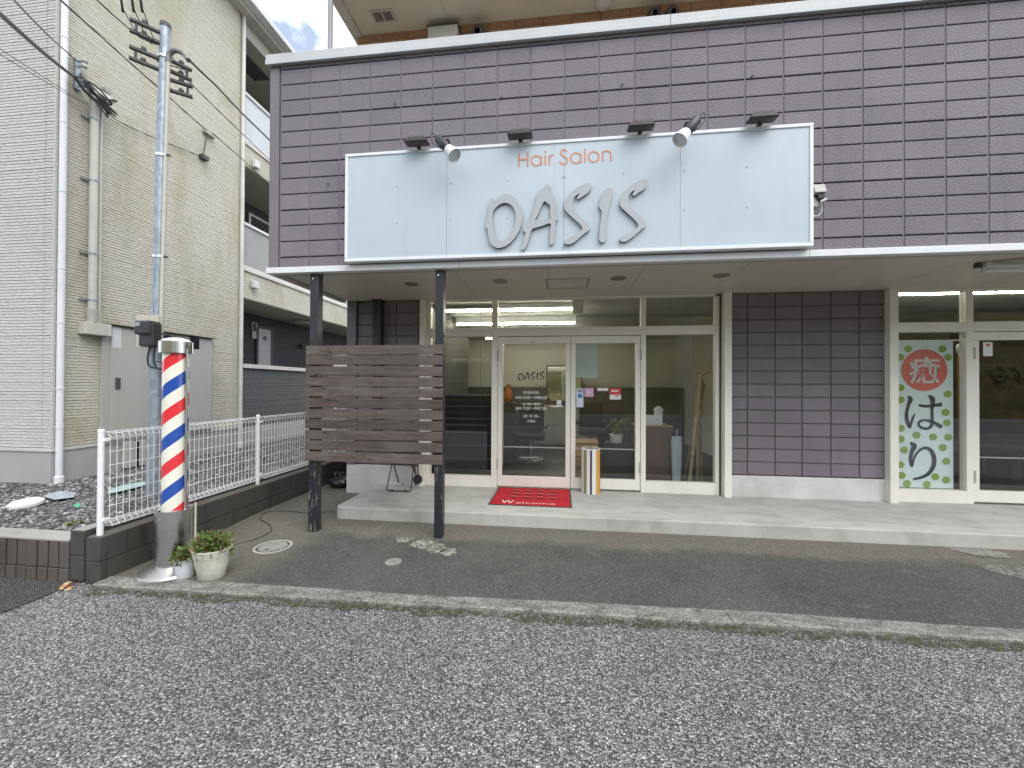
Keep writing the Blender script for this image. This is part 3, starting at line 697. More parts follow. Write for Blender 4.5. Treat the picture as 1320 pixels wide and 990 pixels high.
# front 1
o0, o1 = GX(545), GX(553); a0, a1 = GX(633.5), GX(641); b0, b1 = GX(826), GX(832.5); e0, e1 = GX(922), GX(927)
post(o0-.03, o0+.045, ZT, ZS-.001, YW-.06, YG+.06, 'jamb'); post(o0+.047, o1+.02, ZT, ZS-.001)
post(a0, a1, ZT, ZS-.027); post(b0, b1, ZT, ZS-.027); post(e0, e1, ZT, ZS-.027)
post(e1+.03, e1+.035+.08, ZT, ZS-.001, YW-.09, YG+.06, 'jamb'); post(e1+.001, e1+.03, ZT, ZS-.001, YG-.02, YG+.06, 'jamb_recess', DGREY)
post(o1+.022, e0-.001, ZS-.026, ZS-.001, name='head_rail'); 
for x0, x1 in ((o1+.021, a0-.001), (a1+.001, b0-.001), (b1+.001, e0-.001)): post(x0, x1, TB0, TB1, YG-.05, YG+.05, 'transom_bar')
for x0, x1 in ((o1+.02, a0), (a1, b0), (b1, e0)): pane(x0, x1, TB1-.005, ZS-.023, name='transom_pane')
for x0, x1 in ((o1+.021, a0-.001), (b1+.001, e0-.001)):
    post(x0, x1, ZT, .285, name='bottom_rail'); pane(x0, x1, .28, TB0+.005, name='window_pane')
def door(x0, x1, hinge, label=None, par=B):
    z0, z1 = ZT+.025, TB0-.008; s = .062
    d = bx('door', (x0, YG-.035, z1-.095), (x1, YG+.02, z1), FRAME, par, .004)
    bx('bottom_rail', (x0, YG-.035, z0), (x1, YG+.02, z0+.135), FRAME, d, .004)
    bx('stile', (x0, YG-.034, z0+.136), (x0+s, YG+.02, z1-.096), FRAME, d, .004); bx('stile', (x1-s, YG-.034, z0+.136), (x1, YG+.02, z1-.096), FRAME, d, .004)
    pane(x0+s-.004, x1-s+.004, z0+.13, z1-.09, d, 'door_pane', YG-.008)
    bx('push_line', (x0+s, YG-.014, 1.0-.32), (x1-s, YG-.0115, 1.0-.305), plain('pale_strip', (.35, .35, .33), .5), d)
    hxs = x0 if hinge < 0 else x1
    for z in (z0+.3, z1-.25): MB().tube([(hxs, YG-.045, z-.07), (hxs, YG-.045, z+.07)], .011, 8).build('hinge', GREYB, d, smooth=True)
    return d
mid = GX(735.5)
d1 = door(a1+.004, mid-.003, -1); d2 = door(mid+.003, b0-.004, 1)
bx('leak_stop', (a1+.002, YG+.022, TB0-.04), (b0-.002, YG+.05, TB0-.001), FRAME, B); bx('leak_strip', (mid-.02, YG+.021, ZT+.03), (mid+.02, YG+.026, TB0-.041), DGREY, B)  # added strips behind the leaves, blocking lamp light through the door gaps
# lever handle, lock and reader on the left leaf
hp_ = W(722, 524, Y=YG-.05); hm = MB().tube([(hp_.x+.03, YG-.036, hp_.z), (hp_.x+.03, YG-.085, hp_.z), (hp_.x-.12, YG-.088, hp_.z-.004)], .011, 8)
hm.build('handle', STEEL, d1, smooth=50); p = W(727, 521, Y=YG-.04)
MB().lathe([(.022, 0), (.024, .006), (.018, .012), (.004, .013)], (p.x, YG-.035, p.z), 16, Matrix.Rotation(radians(90), 3, 'X')).build('lock', DGREY, d1, smooth=True)
bx('lock_case', (p.x-.095, YG-.045, p.z-.045), (p.x-.035, YG-.036, p.z+.05), WHITEP, d1, .004)
for q in (-.01, .01): bx('case_button', (p.x-.065+q-.004, YG-.048, p.z-.005), (p.x-.065+q+.004, YG-.0455, p.z+.006), DGREY, d1)
for dz in (0.03, -.01): MB().tube([(p.x-.20, YG+.03, p.z+dz-.03), (p.x-.06, YG+.03, p.z+dz-.03)], .006, 6).build('inner_bar', STEEL, d1, smooth=True)
p = W(687, 440.5, Y=YG-.035); MB().disc((p.x, YG-.036, p.z), .009, (0, -1, 0), 12, .003).build('closer_screw', DGREY, d1)
# front 2
f0, f1 = W(1146, 520, Y=YW-.07).x, W(1157, 520, Y=YW-.07).x; g0, g1 = GX(1245.5), GX(1255)
post(f0, f1, ZT, ZS-.001, YW-.09, YG+.06, 'jamb'); post(f0-.03, f0-.002, ZT, ZS-.001, YW+.01, YG+.06, 'jamb_recess', DGREY)
post(g0, g1, ZT, ZS-.027); post(f1+.001, g1+1.9, ZS-.026, ZS-.001, name='head_rail')
post(f1+.001, g0-.001, 2.185, 2.30, YG-.05, YG+.05, 'transom_bar'); post(g1+.001, g1+1.9, 2.185, 2.30, YG-.05, YG+.05, 'transom_bar')
pane(f1, g0, 2.30, ZS-.023, name='transom_pane'); pane(g1, g1+1.9, 2.30, ZS-.023, name='transom_pane')
post(f1+.001, g0-.001, ZT, .285, name='bottom_rail'); pane(f1, g0, .28, 2.19, name='window_pane')
TBs = TB0; d3 = door(g1+.006, g1+.92, -1); d4 = door(g1+.925, g1+1.84, 1); TB0 = TBs
post(g1+1.845, g1+1.92, ZT, ZS-.027); bx('end_pier', (g1+1.93, YW, ZT-.1), (XR, YW+.2, ZS), STUCCO, B)
p0, p1 = W(1268, 441, Y=YG-.02), W(1280, 459, Y=YG-.02)
sk = bx('door_sticker', (p0.x, YG-.016, p1.z), (p1.x, YG-.0135, p0.z), flat('sticker_white', (.75, .75, .75), .4), d3)
bx('print', (p0.x+.03, YG-.0185, p0.z-.05), (p1.x-.03, YG-.0165, p0.z-.02), flat('print_red', (.6, .06, .07), .5), sk)
print('salon shell ok', len(bpy.data.objects))

# ================================================================== SIGNBOARD
SYF = YF-.10
sg = thing('signboard', (0, YF, SZ0), 'long pale blue salon signboard with raised grey lettering on the parapet', 'signboard')
sj = [SX0+.03] + [W(p, 250, Y=SYF).x for p in (575.6, 727, 877)] + [SX1-.03]
for a, b in zip(sj[:-1], sj[1:]): bx('face_panel', (a+.0012, SYF+.004, SZ0+.03), (b-.0012, SYF+.02, SZ1-.03), SIGNF, sg)
bx('back_box', (SX0+.02, SYF+.022, SZ0+.02), (SX1-.02, YF-.02, SZ1-.02), DGREY, sg)
SFR = plain('sign_frame_white', (.74, .76, .77), .35, .04, 2, 40, .02, 0, .4, .15)
bx('frame_rail', (SX0, SYF-.006, SZ1-.03), (SX1, SYF+.07, SZ1), SFR, sg, .004); bx('frame_rail', (SX0, SYF-.006, SZ0), (SX1, SYF+.07, SZ0+.03), SFR, sg, .004)
bx('frame_rail', (SX0, SYF-.005, SZ0+.031), (SX0+.03, SYF+.07, SZ1-.031), SFR, sg, .004); bx('frame_rail', (SX1-.03, SYF-.005, SZ0+.031), (SX1, SYF+.07, SZ1-.031), SFR, sg, .004)
for px, py in ((512, 240), (512, 287), (581, 236), (581, 283), (653.5, 232.5), (653.5, 281), (725.5, 228), (727.8, 228), (725.5, 278), (727.8, 278), (804, 224), (804, 272), (882, 220), (882, 270), (963, 215), (963, 267)):
    p = W(px, py, Y=SYF); MB().disc((p.x, SYF+.0035, p.z), .006, (0, -1, 0), 8, .004).build('rivet', GREYB, sg)
for a, b in ((-1.6, -1.4), (-.2, 0), (1.3, 1.5)): bx('bracket', (a, SYF+.075, SZ0-.03), (b, YF-.012, SZ0+.018), DGREY, sg)
LET = plain('letter_grey', (.40, .42, .435), .4, .05, 2, 40, .02, 0, .45)
OAS = {
 'O': [[(135,195),(147,205),(148,232),(165,205),(195,178),(230,165),(270,178),(305,205),(330,245),(347,300),(348,350),(335,405),(310,455),(275,500),(235,532),(195,547),(160,545),(130,525),(112,490),(105,440),(98,412),(85,395),(95,345),(105,290),(115,235),(122,208)],
       [(141,292),(165,258),(195,236),(230,228),(262,240),(288,268),(300,310),(299,355),(288,400),(268,445),(240,480),(215,498),(185,500),(165,480),(150,440),(142,390),(138,340)]],
 'A': [[(540,102),(545,120),(538,145),(560,165),(580,200),(590,250),(590,325),(600,345),(585,362),(582,420),(575,490),(565,520),(550,527),(542,510),(545,440),(548,375),(500,388),(450,403),(415,418),(400,470),(380,530),(360,560),(342,558),(345,535),(358,490),(370,440),(357,430),(358,395),(375,375),(400,360),(420,300),(445,220),(455,160),(485,130),(510,108),(528,100)],
       [(505,217),(530,235),(545,250),(545,300),(545,342),(500,348),(440,355),(460,310),(485,250)]],
 'S': [[(820,90),(835,100),(836,125),(815,155),(780,180),(745,202),(737,190),(755,165),(735,172),(715,195),(708,225),(715,265),(740,310),(780,345),(810,370),(825,400),(825,420),(790,445),(755,475),(720,505),(685,522),(655,520),(645,505),(660,488),(700,465),(738,445),(770,420),(772,400),(745,370),(700,330),(660,290),(646,265),(650,225),(670,185),(705,145),(745,115),(785,97)]],
 'I': [[(940,130),(970,120),(985,130),(985,170),(970,230),(955,290),(945,360),(940,430),(940,492),(918,510),(900,502),(893,480),(898,400),(908,330),(910,290),(895,262),(893,240),(905,200),(920,160)]],
 'S2': [[(1215,62),(1232,72),(1234,95),(1215,130),(1175,155),(1140,178),(1130,165),(1148,140),(1128,148),(1108,170),(1100,205),(1110,245),(1145,290),(1190,330),(1218,365),(1222,395),(1190,420),(1150,455),(1110,487),(1070,505),(1045,498),(1037,485),(1060,465),(1095,445),(1130,432),(1150,418),(1168,395),(1165,375),(1130,335),(1080,290),(1045,255),(1040,225),(1055,180),(1090,130),(1135,95),(1180,72)]]}
LETD = flat('letter_edge_dark', (.05, .045, .05), .5)
for k, L in OAS.items():
    to3 = lambda x, y: W(610+x/5.5, 220+y/5.5, Y=SYF-.022)
    lo = shape_mesh([catmull(q, 3) for q in L], to3, 'letter', LET, sg, .006)
    to4 = lambda x, y: W(610+x/5.5, 220+y/5.5, Y=SYF-.022)+Vector((0, .011, 0))
    shape_mesh([catmull(q, 3) for q in L], to4, 'letter_side', LETD, lo, .014)
ORG = flat('lettering_orange', (.60, .27, .17), .5)
def arc(c, r, a0=0, a1=360, n=28): return [(c[0]+r*cos(radians(a0+(a1-a0)*i/n)), c[1]-r*sin(radians(a0+(a1-a0)*i/n))) for i in range(n+1)]
HS = {'H': [[(155,145),(155,290)], [(250,135),(250,285)], [(155,214),(250,207)]], 'a': [arc((342,225), 52), [(395,172),(395,272)]],
 'i': [[(438,165),(438,270)], [(438,121),(438,136)]], 'r': [[(480,165),(480,270)], catmull([(480,212),(488,182),(503,168),(522,162)], 4, False)],
 'S': [catmull([(665,130),(650,112),(625,108),(605,122),(600,145),(618,168),(645,185),(668,205),(672,232),(655,255),(628,262),(605,252),(592,232)], 3, False)],
 'a2': [arc((762,195), 55), [(815,145),(815,245)]], 'l': [[(858,95),(858,243)]], 'o': [arc((952,183), 55)],
 'n': [[(1047,122),(1047,232)], catmull([(1047,170),(1055,135),(1078,120),(1105,120),(1127,138),(1135,165),(1135,228)], 3, False)]}
for k, strokes in HS.items():
    m = MB()
    for i, s_ in enumerate(strokes):
        m.ribbon([W(650+x/8.25, 180+y/8.25, Y=SYF+.0035-.0008*i) for x, y in s_], .0145, (0, -1, 0), .002)
    m.build('small_letter', ORG, sg)
# lights on the sign's top edge
def edge_light(px, py, where):
    c = W(px, py, Y=SYF-.10); t = thing('sign_light', (c.x, YF-.08, SZ1), 'flat bronze floodlight on the top edge of the signboard'+where, 'lamp', 'flat floodlights along the signboard top')
    R = Matrix.Translation((c.x, SYF-.075, SZ1+.030)) @ Matrix.Rotation(radians(2), 4, 'X')
    b = MB().box((-.115, -.05, -.018), (.115, .06, .0)).box((-.10, -.04, .0), (.10, .05, .02)); b.v = [R @ v for v in b.v]; b.build('housing', BRONZE, t, bevel=.004)
    f = MB()
    for k in range(6): f.box((-.078+k*.029, -.035, .021), (-.062+k*.029, .04, .034))
    f.v = [R @ v for v in f.v]; f.build('cooling_fins', BRONZE, t)
    l = MB().box((-.10, -.04, -.022), (.10, .04, -.0185)); l.v = [R @ v for v in l.v]; l.build('lens', plain('lens_glass', (.06, .055, .05), .25), t)
    a = MB().box((-.03, .02, -.05), (.03, .03, 0)).v; MB().box((c.x-.02, SYF-.03, SZ1+.001), (c.x+.02, SYF+.06, SZ1+.012)).build('arm', BRONZE, t, bevel=.003)
for px, py, wh in ((536, 190, ' by the building corner'), (670, 181, ' above the orange lettering'), (827, 170, ' between lettering and spotlight'), (985, 158, ' near the sensor box')): edge_light(px, py, wh)
def spot(px0, py0, px1, py1, s, label):
    a, b = W(px0, py0, Y=SYF-.20), W(px1, py1, Y=SYF-.25); t = thing('spotlight', (a.x, YF-.1, SZ1), label, 'lamp', 'spotlights aimed at the signboard')
    ax = (b-a).normalized(); R = ax.to_track_quat('Z', 'Y').to_matrix(); L = (b-a).length
    MB().lathe([(.02, -.03), (.040, -.01), (.044, .05), (.042, L*.56), (.036, L*.6)], a, 18, R).build('body', BLACK, t, smooth=40)
    MB().lathe([(.036, L*.55), (.046, L*.60), (.062, L*.86), (.068, L*1.0), (.065, L*1.0), (.057, L*.9)], a, 22, R, True, False).build('reflector', WHITEP, t, smooth=50)
    MB().lathe([(.0, L*.93), (.058, L*.93)], a, 22, R, False, False).build('bulb_face', plain('bulb_white', (.55, .56, .56), .25), t)
    up = a+ax*(L*.25); q = Vector((.055*s, .0, .0))
    MB().tube([up+q*.2+Vector((0, .03, -.04)), up+q+Vector((0, 0, -.01)), up+q*.9+ax*(L*.28)], .005, 6).build('yoke', BLACK, t, smooth=True)
    MB().tube([up+Vector((0, 0, 0)), Vector((up.x, SYF-.06, SZ1+.045)), Vector((up.x, SYF+.03, SZ1+.03)), Vector((up.x, SYF+.03, SZ1-.002))], .011, 8).build('bracket_arm', BLACK, t, smooth=50)
    pts = [a-ax*.01, a-ax*.06+Vector((-.03*s, 0, .03)), a+Vector((-.075*s, 0, .0)), a+ax*.10+Vector((-.06*s, 0, -.01)), a+ax*.13+Vector((-.02*s, .02, 0))]
    MB().tube(catmull([tuple(p) for p in pts], 4, False), .0045, 6).build('flex', BLACK, t, smooth=True)
spot(566, 180, 586, 201, 1, 'black spotlight with white reflector over the blank end of the signboard by the building corner')
spot(897, 156, 876, 181, -1, 'black spotlight with white reflector over the signboard, past the last grey letter')
# sensor box at the sign's end
p0, p1 = W(1048.5, 238, Y=YF-.06), W(1062, 249, Y=YF-.06)
sn = thing('light_sensor', (p0.x+.05, YF-.01, p1.z-.1), 'small cream sensor box with looped cable at the signboard end', 'sensor box')
CR = plain('sensor_cream', (.45, .44, .40), .5, .1, 8, 40, .05, 0, .3, .3)
MB().prism([(p0.x+.0, YF-.09, p1.z), (p0.x, YF-.06, p0.z), (p0.x, YF-.009, p0.z+.02), (p0.x, YF-.009, p1.z-.01)], (.095, 0, 0)).build('hood', CR, sn, bevel=.004)
bx('eye', (p0.x+.03, YF-.075, p1.z-.05), (p0.x+.085, YF-.02, p1.z-.011), BLACK, sn, .004); bx('base', (p0.x+.002, YF-.05, p1.z-.11), (p0.x+.045, YF-.009, p1.z-.03), CR, sn, .004)
MB().tube([(p0.x+.06, YF-.06, p1.z-.075), (p0.x+.10, YF-.075, p1.z-.06)], .013, 8).build('lever', WHITEP, sn, smooth=50)
MB().tube(catmull([(p0.x+.08, YF-.04, p1.z-.08), (p0.x+.085, YF-.03, p1.z-.15), (p0.x+.04, YF-.03, p1.z-.19), (p0.x-.0, YF-.02, p1.z-.16), (p0.x-.03, YF-.02, p1.z-.15)], 5, False), .004, 6).build('cable', WHITEP, sn, smooth=True)

# soffit lamp of the second shop
q0, q1 = W(1263, 345, Z=ZS-.027), None
lt = thing('fluorescent_fitting', (3.9, 4.5, ZS), 'white fluorescent batten lamp under the canopy by the second shopfront', 'lamp')
lx, ly = W(1265, 350, Z=ZS-.08).x, W(1265, 350, Z=ZS-.08).y
MB().prism([(lx, ly-.06, ZS-.001), (lx, ly-.085, ZS-.05), (lx, ly+.085, ZS-.05), (lx, ly+.06, ZS-.001)], (1.25, 0, 0)).build('housing', WHITEP, lt, bevel=.004)
MB().tube([(lx+.02, ly, ZS-.075), (lx+1.22, ly, ZS-.075)], .014, 12).build('tube', plain('tube_unlit', (.8, .8, .78), .2), lt, smooth=50)
for a in (lx+.0, lx+1.21): bx('tube_holder', (a, ly-.02, ZS-.095), (a+.018, ly+.02, ZS-.052), WHITEP, lt, .003)
MB().lathe([(.028, 0), (.028, .035), (.018, .045)], (lx-.04, ly-.01, ZS-.046), 14).build('sensor_eye', DGREY, lt, smooth=50)
MB().tube([(lx-.03, ly-.02, ZS-.012), (lx+.15, ly-.12, ZS-.012), (lx+.5, ly-.26, ZS-.012), (lx+1.2, ly-.40, ZS-.012)], .011, 8).build('conduit', GREYB, lt, smooth=True)

# ================================================================== TIMBER SLAT SCREEN
sc = thing('slat_screen', (-1.86, 3.93, G), 'brown weathered timber slat screen on two tall black posts before the shop', 'screen')
PY = 3.93
pl = [(W(397.3, 640, Y=PY).x, W(408, 640, Y=PY).x), (W(559.5, 640, Y=PY).x, W(570, 640, Y=PY).x)]
for i, (a, b) in enumerate(pl):
    pp = bx('post', (a, PY, G-.02), (b, PY+.09, ZS-.009 if True else 0), BPOST, sc, .005)
    bx('post_head', (a-.004, PY-.003, ZS-.023), (b+.004, PY+.094, ZS-.0085), BLACK, pp)
    for z in (2.62,): MB().lathe([(.008, 0), (.008, .006)], ((a+b)/2-.01, PY, z), 8, Matrix.Rotation(radians(90), 3, 'X')).build('bolt', STEEL, pp)
bzs = [85,127,173,218,262,308,353,397,442,487,535]; rnd = random.Random(21)
for i, by in enumerate(bzs):
    zt = W(393.6, 420+by/3.3, Y=PY-.02).z; zb = zt-.0955; x0 = W(394-rnd.uniform(0, .6), 500, Y=PY-.02).x; x1 = W(570.5+rnd.uniform(-.4, .2), 500, Y=PY-.02).x
    tilt = rnd.uniform(-.004, .004); m = MB(); n = 10
    for k in range(n+1):
        x = x0+(x1-x0)*k/n; dz = tilt*(k/n-.5)*2+.0015*noise.noise(Vector((x*3, i*5, 0))); dy = .003*noise.noise(Vector((x*2, i*9, 4)))
        m.v += [Vector((x, PY-.024+dy, zb+dz)), Vector((x, PY-.001, zb+dz)), Vector((x, PY-.001, zt+dz)), Vector((x, PY-.024+dy, zt+dz))]
    for k in range(n): m.f += [(k*4+j, k*4+(j+1) % 4, k*4+4+(j+1) % 4, k*4+4+j) for j in range(4)]
    m.f += [(0, 1, 2, 3), (n*4+3, n*4+2, n*4+1, n*4)]
    bd = m.build('board', WOOD, sc, bevel=.003)
    for (a, b) in pl:
        for zq in (.25, .72): MB().disc(((a+b)/2+rnd.uniform(-.012, .012), PY-.0245, zb+(zt-zb)*zq), .0035, (0, -1, 0), 8, .0012).build('screw', DGREY, bd)
# black back post and the dark pier panel beside the end wall
bp = W(463.5, 635, Z=0)
p = thing('black_post', (bp.x, bp.y, 0), 'slim black timber post at the end of the concrete step', 'post')
bx('shaft', (bp.x-.035, bp.y, -.02), (bp.x+.035, bp.y+.07, ZS-.001), BPOST, p, .004); bx('foot', (bp.x-.04, bp.y-.004, -.02), (bp.x+.04, bp.y+.075, .03), BLACK, p, .003)
bx('head_plate', (bp.x-.05, bp.y-.01, ZS-.03), (bp.x+.05, bp.y+.08, ZS-.002), BLACK, p)
a, b = W(480, 430, Y=5.29).x, W(491.5, 430, Y=5.29).x
p = thing('wall_duct', ((a+b)/2, 5.33, .8), 'dark grey square duct fixed to the end wall under the canopy', 'duct')
bx('casing', (a, 5.29, .8), (b-.012, YW-.008, ZS-.001), plain('slate_post', (.035, .037, .04), .5, .2, 4, 30, .1), p, .004); bx('collar', (a-.01, 5.28, ZS-.03), (b, YW-.0085, ZS-.002), BLACK, p)
print('sign, screen ok')

# ================================================================== APARTMENT BUILDING
AX, AY, AE = -6.45, 4.43, 7.50          # side wall plane, street corner, end of the closed wall
AP = thing('apartment_building', (-9, 9, YZ), 'three-storey cream apartment block with ribbed siding and open access corridors', 'building')
bx('core', (-16, AY+.03, YZ), (AX-.03, AE, 9.0), SIDE, AP)
def siding(z0, z1, p0, p1, nrm, pitch=.04, depth=.007, seed=0):
    """ribbed boards as saw-tooth courses between two ground points, facing nrm"""
    m = MB(); nrm = Vector(nrm); n = int(round((z1-z0)/pitch)); h = (z1-z0)/n
    a, b = Vector((p0[0], p0[1], 0)), Vector((p1[0], p1[1], 0)); rr = random.Random(seed)
    for i in range(n):
        z = z0+i*h; d0 = depth*(1.0 if i % 3 else 1.25)*rr.uniform(.8, 1.15); g = h*.16
        zs = [(z, 0.), (z+g*.6, 0.), (z+g, d0), (z+h*.96, d0*.7), (z+h, 0.)]
        for (za, da), (zb, db) in zip(zs[:-1], zs[1:]):
            m.add([a+nrm*da+Vector((0, 0, za)), b+nrm*da+Vector((0, 0, za)), b+nrm*db+Vector((0, 0, zb)), a+nrm*db+Vector((0, 0, zb))], [(0, 1, 2, 3)])
    return m
ZB0 = .69
siding(ZB0, 9.0, (-15.9, AY), (AX-.14, AY), (0, -1, 0), seed=1).build('front_siding', SIDEF, AP)
siding(ZB0, 9.0, (AX-.13, AY-.004), (AX+.004, AY-.004), (0, -1, 0), seed=1).build('corner_siding', SIDEF, AP)
siding(ZB0, 9.0, (AX, AY), (AX, AE), (1, 0, 0), seed=2).build('side_siding', SIDE, AP)
bx('corner_trim', (AX-.012, AY-.013, ZB0), (AX+.012, AY+.02, 9.0), SIDEF, AP, .003)
bx('foundation', (-16, AY-.02, YZ-.1), (AX+.02, AE+8, ZB0-.045), FOUND, AP)
bx('base_flashing', (-16, AY-.035, ZB0-.045), (AX+.035, AY+.0, ZB0-.005), plain('flashing', (.55, .54, .51), .5), AP, .003)
bx('base_flashing', (AX-.0, AY+.002, ZB0-.045), (AX+.035, AE, ZB0-.005), plain('flashing', (.55, .54, .51), .5), AP, .003)
bx('roof', (-16.3, AY-.25, 9.06), (AX+.30, AE+14, 9.24), COPE, AP, .01)
bx('eave_soffit', (-16.2, AY-.2, 9.0), (AX+.22, AE+14, 9.058), plain('eave_cream', (.45, .43, .38), .6), AP)
GUT = plain('gutter_white', (.60, .60, .59), .4, .05, 3, 30, .02, 0, .4, .15)
bx('gutter', (AX+.302, AY-.25, 9.08), (AX+.39, AE+14, 9.20), GUT, AP, .008)
def downpipe(x, y, z0, z1, r, mat, clips, foot=True):
    o = MB().tube([(x, y, z0), (x, y, z1)], r, 14).build('downpipe', mat, AP, smooth=True)
    for z in clips: MB().lathe([(r+.004, z-.011), (r+.004, z+.011)], (x, y, 0), 14).box((x-r-.05, y-.006, z-.006), (x-r, y+.006, z+.006)).build('pipe_clip', mat, o, smooth=40)
    if foot: MB().lathe([(r+.012, z0-.0), (r+.012, z0+.09), (r+.002, z0+.10)], (x, y, 0), 14).build('pipe_shoe', mat, o, smooth=40)
    return o
q = W(80, 300, X=AX+.06); downpipe(AX+.06, q.y, YZ-.02, 9.0, .036, PVCW, [.95, 1.45, 2.3, 3.0, 4.0, 4.9, 6.0, 7.0], True)
q = W(312, 300, X=AX+.05); downpipe(AX+.05, q.y, YZ, 9.0, .036, plain('pipe_cream', (.60, .60, .56), .45), [1.2, 2.1, 3.2, 4.3, 5.3, 6.3, 7.3, 8.3])
# corridor side: floors beyond the closed wall
z_ = lambda y: W(315, y, X=AX).z
YE = 19.0; BKX = -7.75
bx('corridor_back_wall', (-16, AE+.002, YZ), (BKX, YE, 9.0), SIDED, AP)
siding(.8, 9.0, (BKX+.002, AE+.01), (BKX+.002, YE), (1, 0, 0), .09, .006, 5).build('back_siding', SIDED, AP)
bx('ground_floor_slab', (BKX, AE+.002, YZ), (AX-.05, YE, .86), FOUND, AP)
FLO = plain('deck_soffit', (.40, .385, .325), .65, .06, 1, 40, .03)
for zb, zt in ((z_(384), z_(349)), (z_(212), z_(185))):
    bx('floor_deck', (BKX, AE+.004, zb+.002), (AX-.10, YE, zt-.1), FLO, AP)
    bx('deck_edge', (AX-.10, AE+.004, zb), (AX-.012, YE, zt), SIDE, AP)
    siding(zb+.01, zt-.01, (AX-.01, AE+.03), (AX-.01, YE), (1, 0, 0), .05, .006, 7).build('edge_siding', SIDE, AP)
    bx('edge_cap', (AX-.12, AE+.02, zt+.002), (AX+.03, YE, zt+.06), plain('cap_cream', (.60, .58, .53), .5), AP, .004)
bx('top_ceiling', (BKX, AE+.004, 8.72), (AX-.02, YE, 8.99), FLO, AP)
c = W(340, 65, Z=8.71); vt = bx('ceiling_vent', (AX-.75, AE+.25, 8.70), (AX-.35, AE+1.2, 8.718), plain('vent_brown', (.13, .115, .09), .5), AP, .003)
for k in range(7): bx('slat', (AX-.73+k*.055, AE+.28, 8.692), (AX-.70+k*.055, AE+1.17, 8.699), DGREY, vt)
# ground floor half wall, dark siding with cream cap
zr = z_(469); bx('half_wall', (AX-.16, AE+.03, YZ), (AX-.012, YE, zr-.09), SIDED, AP)
siding(.62, zr-.1, (AX-.01, AE+.03), (AX-.01, YE), (1, 0, 0), .05, .007, 9).build('half_wall_siding', mk_siding('siding_slate', (.135, .14, .14), .25), AP)
bx('half_wall_cap', (AX-.2, AE+.02, zr-.085), (AX+.04, YE, zr), plain('cap_cream', (.60, .58, .53), .5), AP, .005)
bx('half_wall_base', (AX-.1, AE+.02, YZ), (AX+.03, YE, .60), FOUND, AP)
FROST = plain('frosted_panel', (.52, .55, .56), .3, .08, 2, 20, .02, 0, .5, .15, (.42, .45, .45)); FROST2 = plain('grey_panel', (.30, .30, .285), .35, .08, 2, 30, .03, 0, .4, .2)
RAIL = plain('rail_white', (.62, .62, .60), .4)
for (zb, zt), fm in (((z_(343), z_(289)), FROST2), ((z_(178), z_(120)), FROST)):
    y = AE+.06; k = 0
    bx('top_rail', (AX-.06, AE+.03, zt-.01), (AX+.02, YE, zt+.05), RAIL, AP, .006); bx('bottom_rail', (AX-.05, AE+.03, zb-.03), (AX+.01, YE, zb+.02), RAIL, AP, .004)
    while y < YE-1:
        bx('balustrade_post', (AX-.045, y+1.04, zb-.12), (AX+.012, y+1.10, zt), RAIL, AP, .004)
        bx('balustrade_panel', (AX-.03, y+.01, zb+.022), (AX-.015, y+1.03, zt-.012), fm, AP); y += 1.10
# lattice window on the middle corridor
la = z_(265); lt0 = bx('lattice_window', (BKX+.012, 9.2, 4.55), (BKX+.03, 11.6, 5.7), flat('window_dark', (.015, .016, .018), .15, .6), AP)
m = MB(); 
for k in range(-12, 26):
    for s in (1, -1):
        y0 = 9.2+k*.13; pts = []
        for t in range(0, 24):
            y = y0+s*t*.05 if s > 0 else y0+1.15-t*.05; zz = 4.55+t*.05
            if 9.2 <= y <= 11.6 and zz <= 5.7: pts.append((BKX+.045, y, zz))
        if len(pts) > 1: m.tube([pts[0], pts[-1]], .006, 4)
m.build('lattice', plain('lattice_grey', (.30, .30, .29), .4), lt0)
for a, b in (((BKX+.03, 9.14, 4.5), (BKX+.07, 9.2, 5.75)), ((BKX+.03, 11.6, 4.5), (BKX+.07, 11.66, 5.75)), ((BKX+.03, 9.14, 5.75), (BKX+.07, 11.66, 5.81))): bx('window_frame', a, b, RAIL, lt0)
# flat doors, meters, lamps on the ground corridor
DW = plain('flat_door', (.46, .46, .45), .4)
def flatdoor(ya, yb):
    d = bx('flat_door', (BKX+.012, ya, .9), (BKX+.05, yb, 2.98), DW, AP, .004)
    bx('door_frame', (BKX+.011, ya-.07, .9), (BKX+.06, ya-.002, 3.05), DGREY, d); bx('door_frame', (BKX+.011, ya-.002, 2.985), (BKX+.06, yb+.07, 3.05), DGREY, d); bx('door_frame', (BKX+.011, yb+.002, .9), (BKX+.06, yb+.07, 2.983), DGREY, d)
    MB().disc((BKX+.052, (ya+yb)/2, 2.75), .06, (1, 0, 0), 16, .012).build('door_knocker', BLACK, d)
y0, y1 = W(331, 440, X=BKX).y, W(347, 440, X=BKX).y
flatdoor(y0, y1); flatdoor(15.2, 16.1)
a, b = W(323, 420, X=BKX), W(330, 437, X=BKX)
mt = bx('meter_panel', (BKX+.012, a.y, b.z), (BKX+.05, b.y, a.z+.1), plain('meter_cream', (.50, .49, .44), .5), AP, .005)
bx('meter_glass', (BKX+.052, a.y+.04, a.z-.12), (BKX+.08, b.y-.04, a.z+.06), DGREY, mt, .003); bx('meter_dial', (BKX+.082, a.y+.08, a.z-.02), (BKX+.09, b.y-.08, a.z+.04), WHITEP, mt)
for py in (11.2, 12.0, 13.0): MB().lathe([(.05, 0), (.05, -.12), (.03, -.14)], (BKX+.09, py, 2.75), 12).build('wall_lamp', BRONZE, AP, smooth=50)
MB().lathe([(.2, 0), (.22, -.02), (.2, -.06), (.05, -.09)], (AX-.7, 10.4, z_(384)), 20).build('ceiling_lamp', plain('lamp_cream', (.45, .43, .36), .4), AP, smooth=50)
gx = W(378, 455, X=AX-.05).y
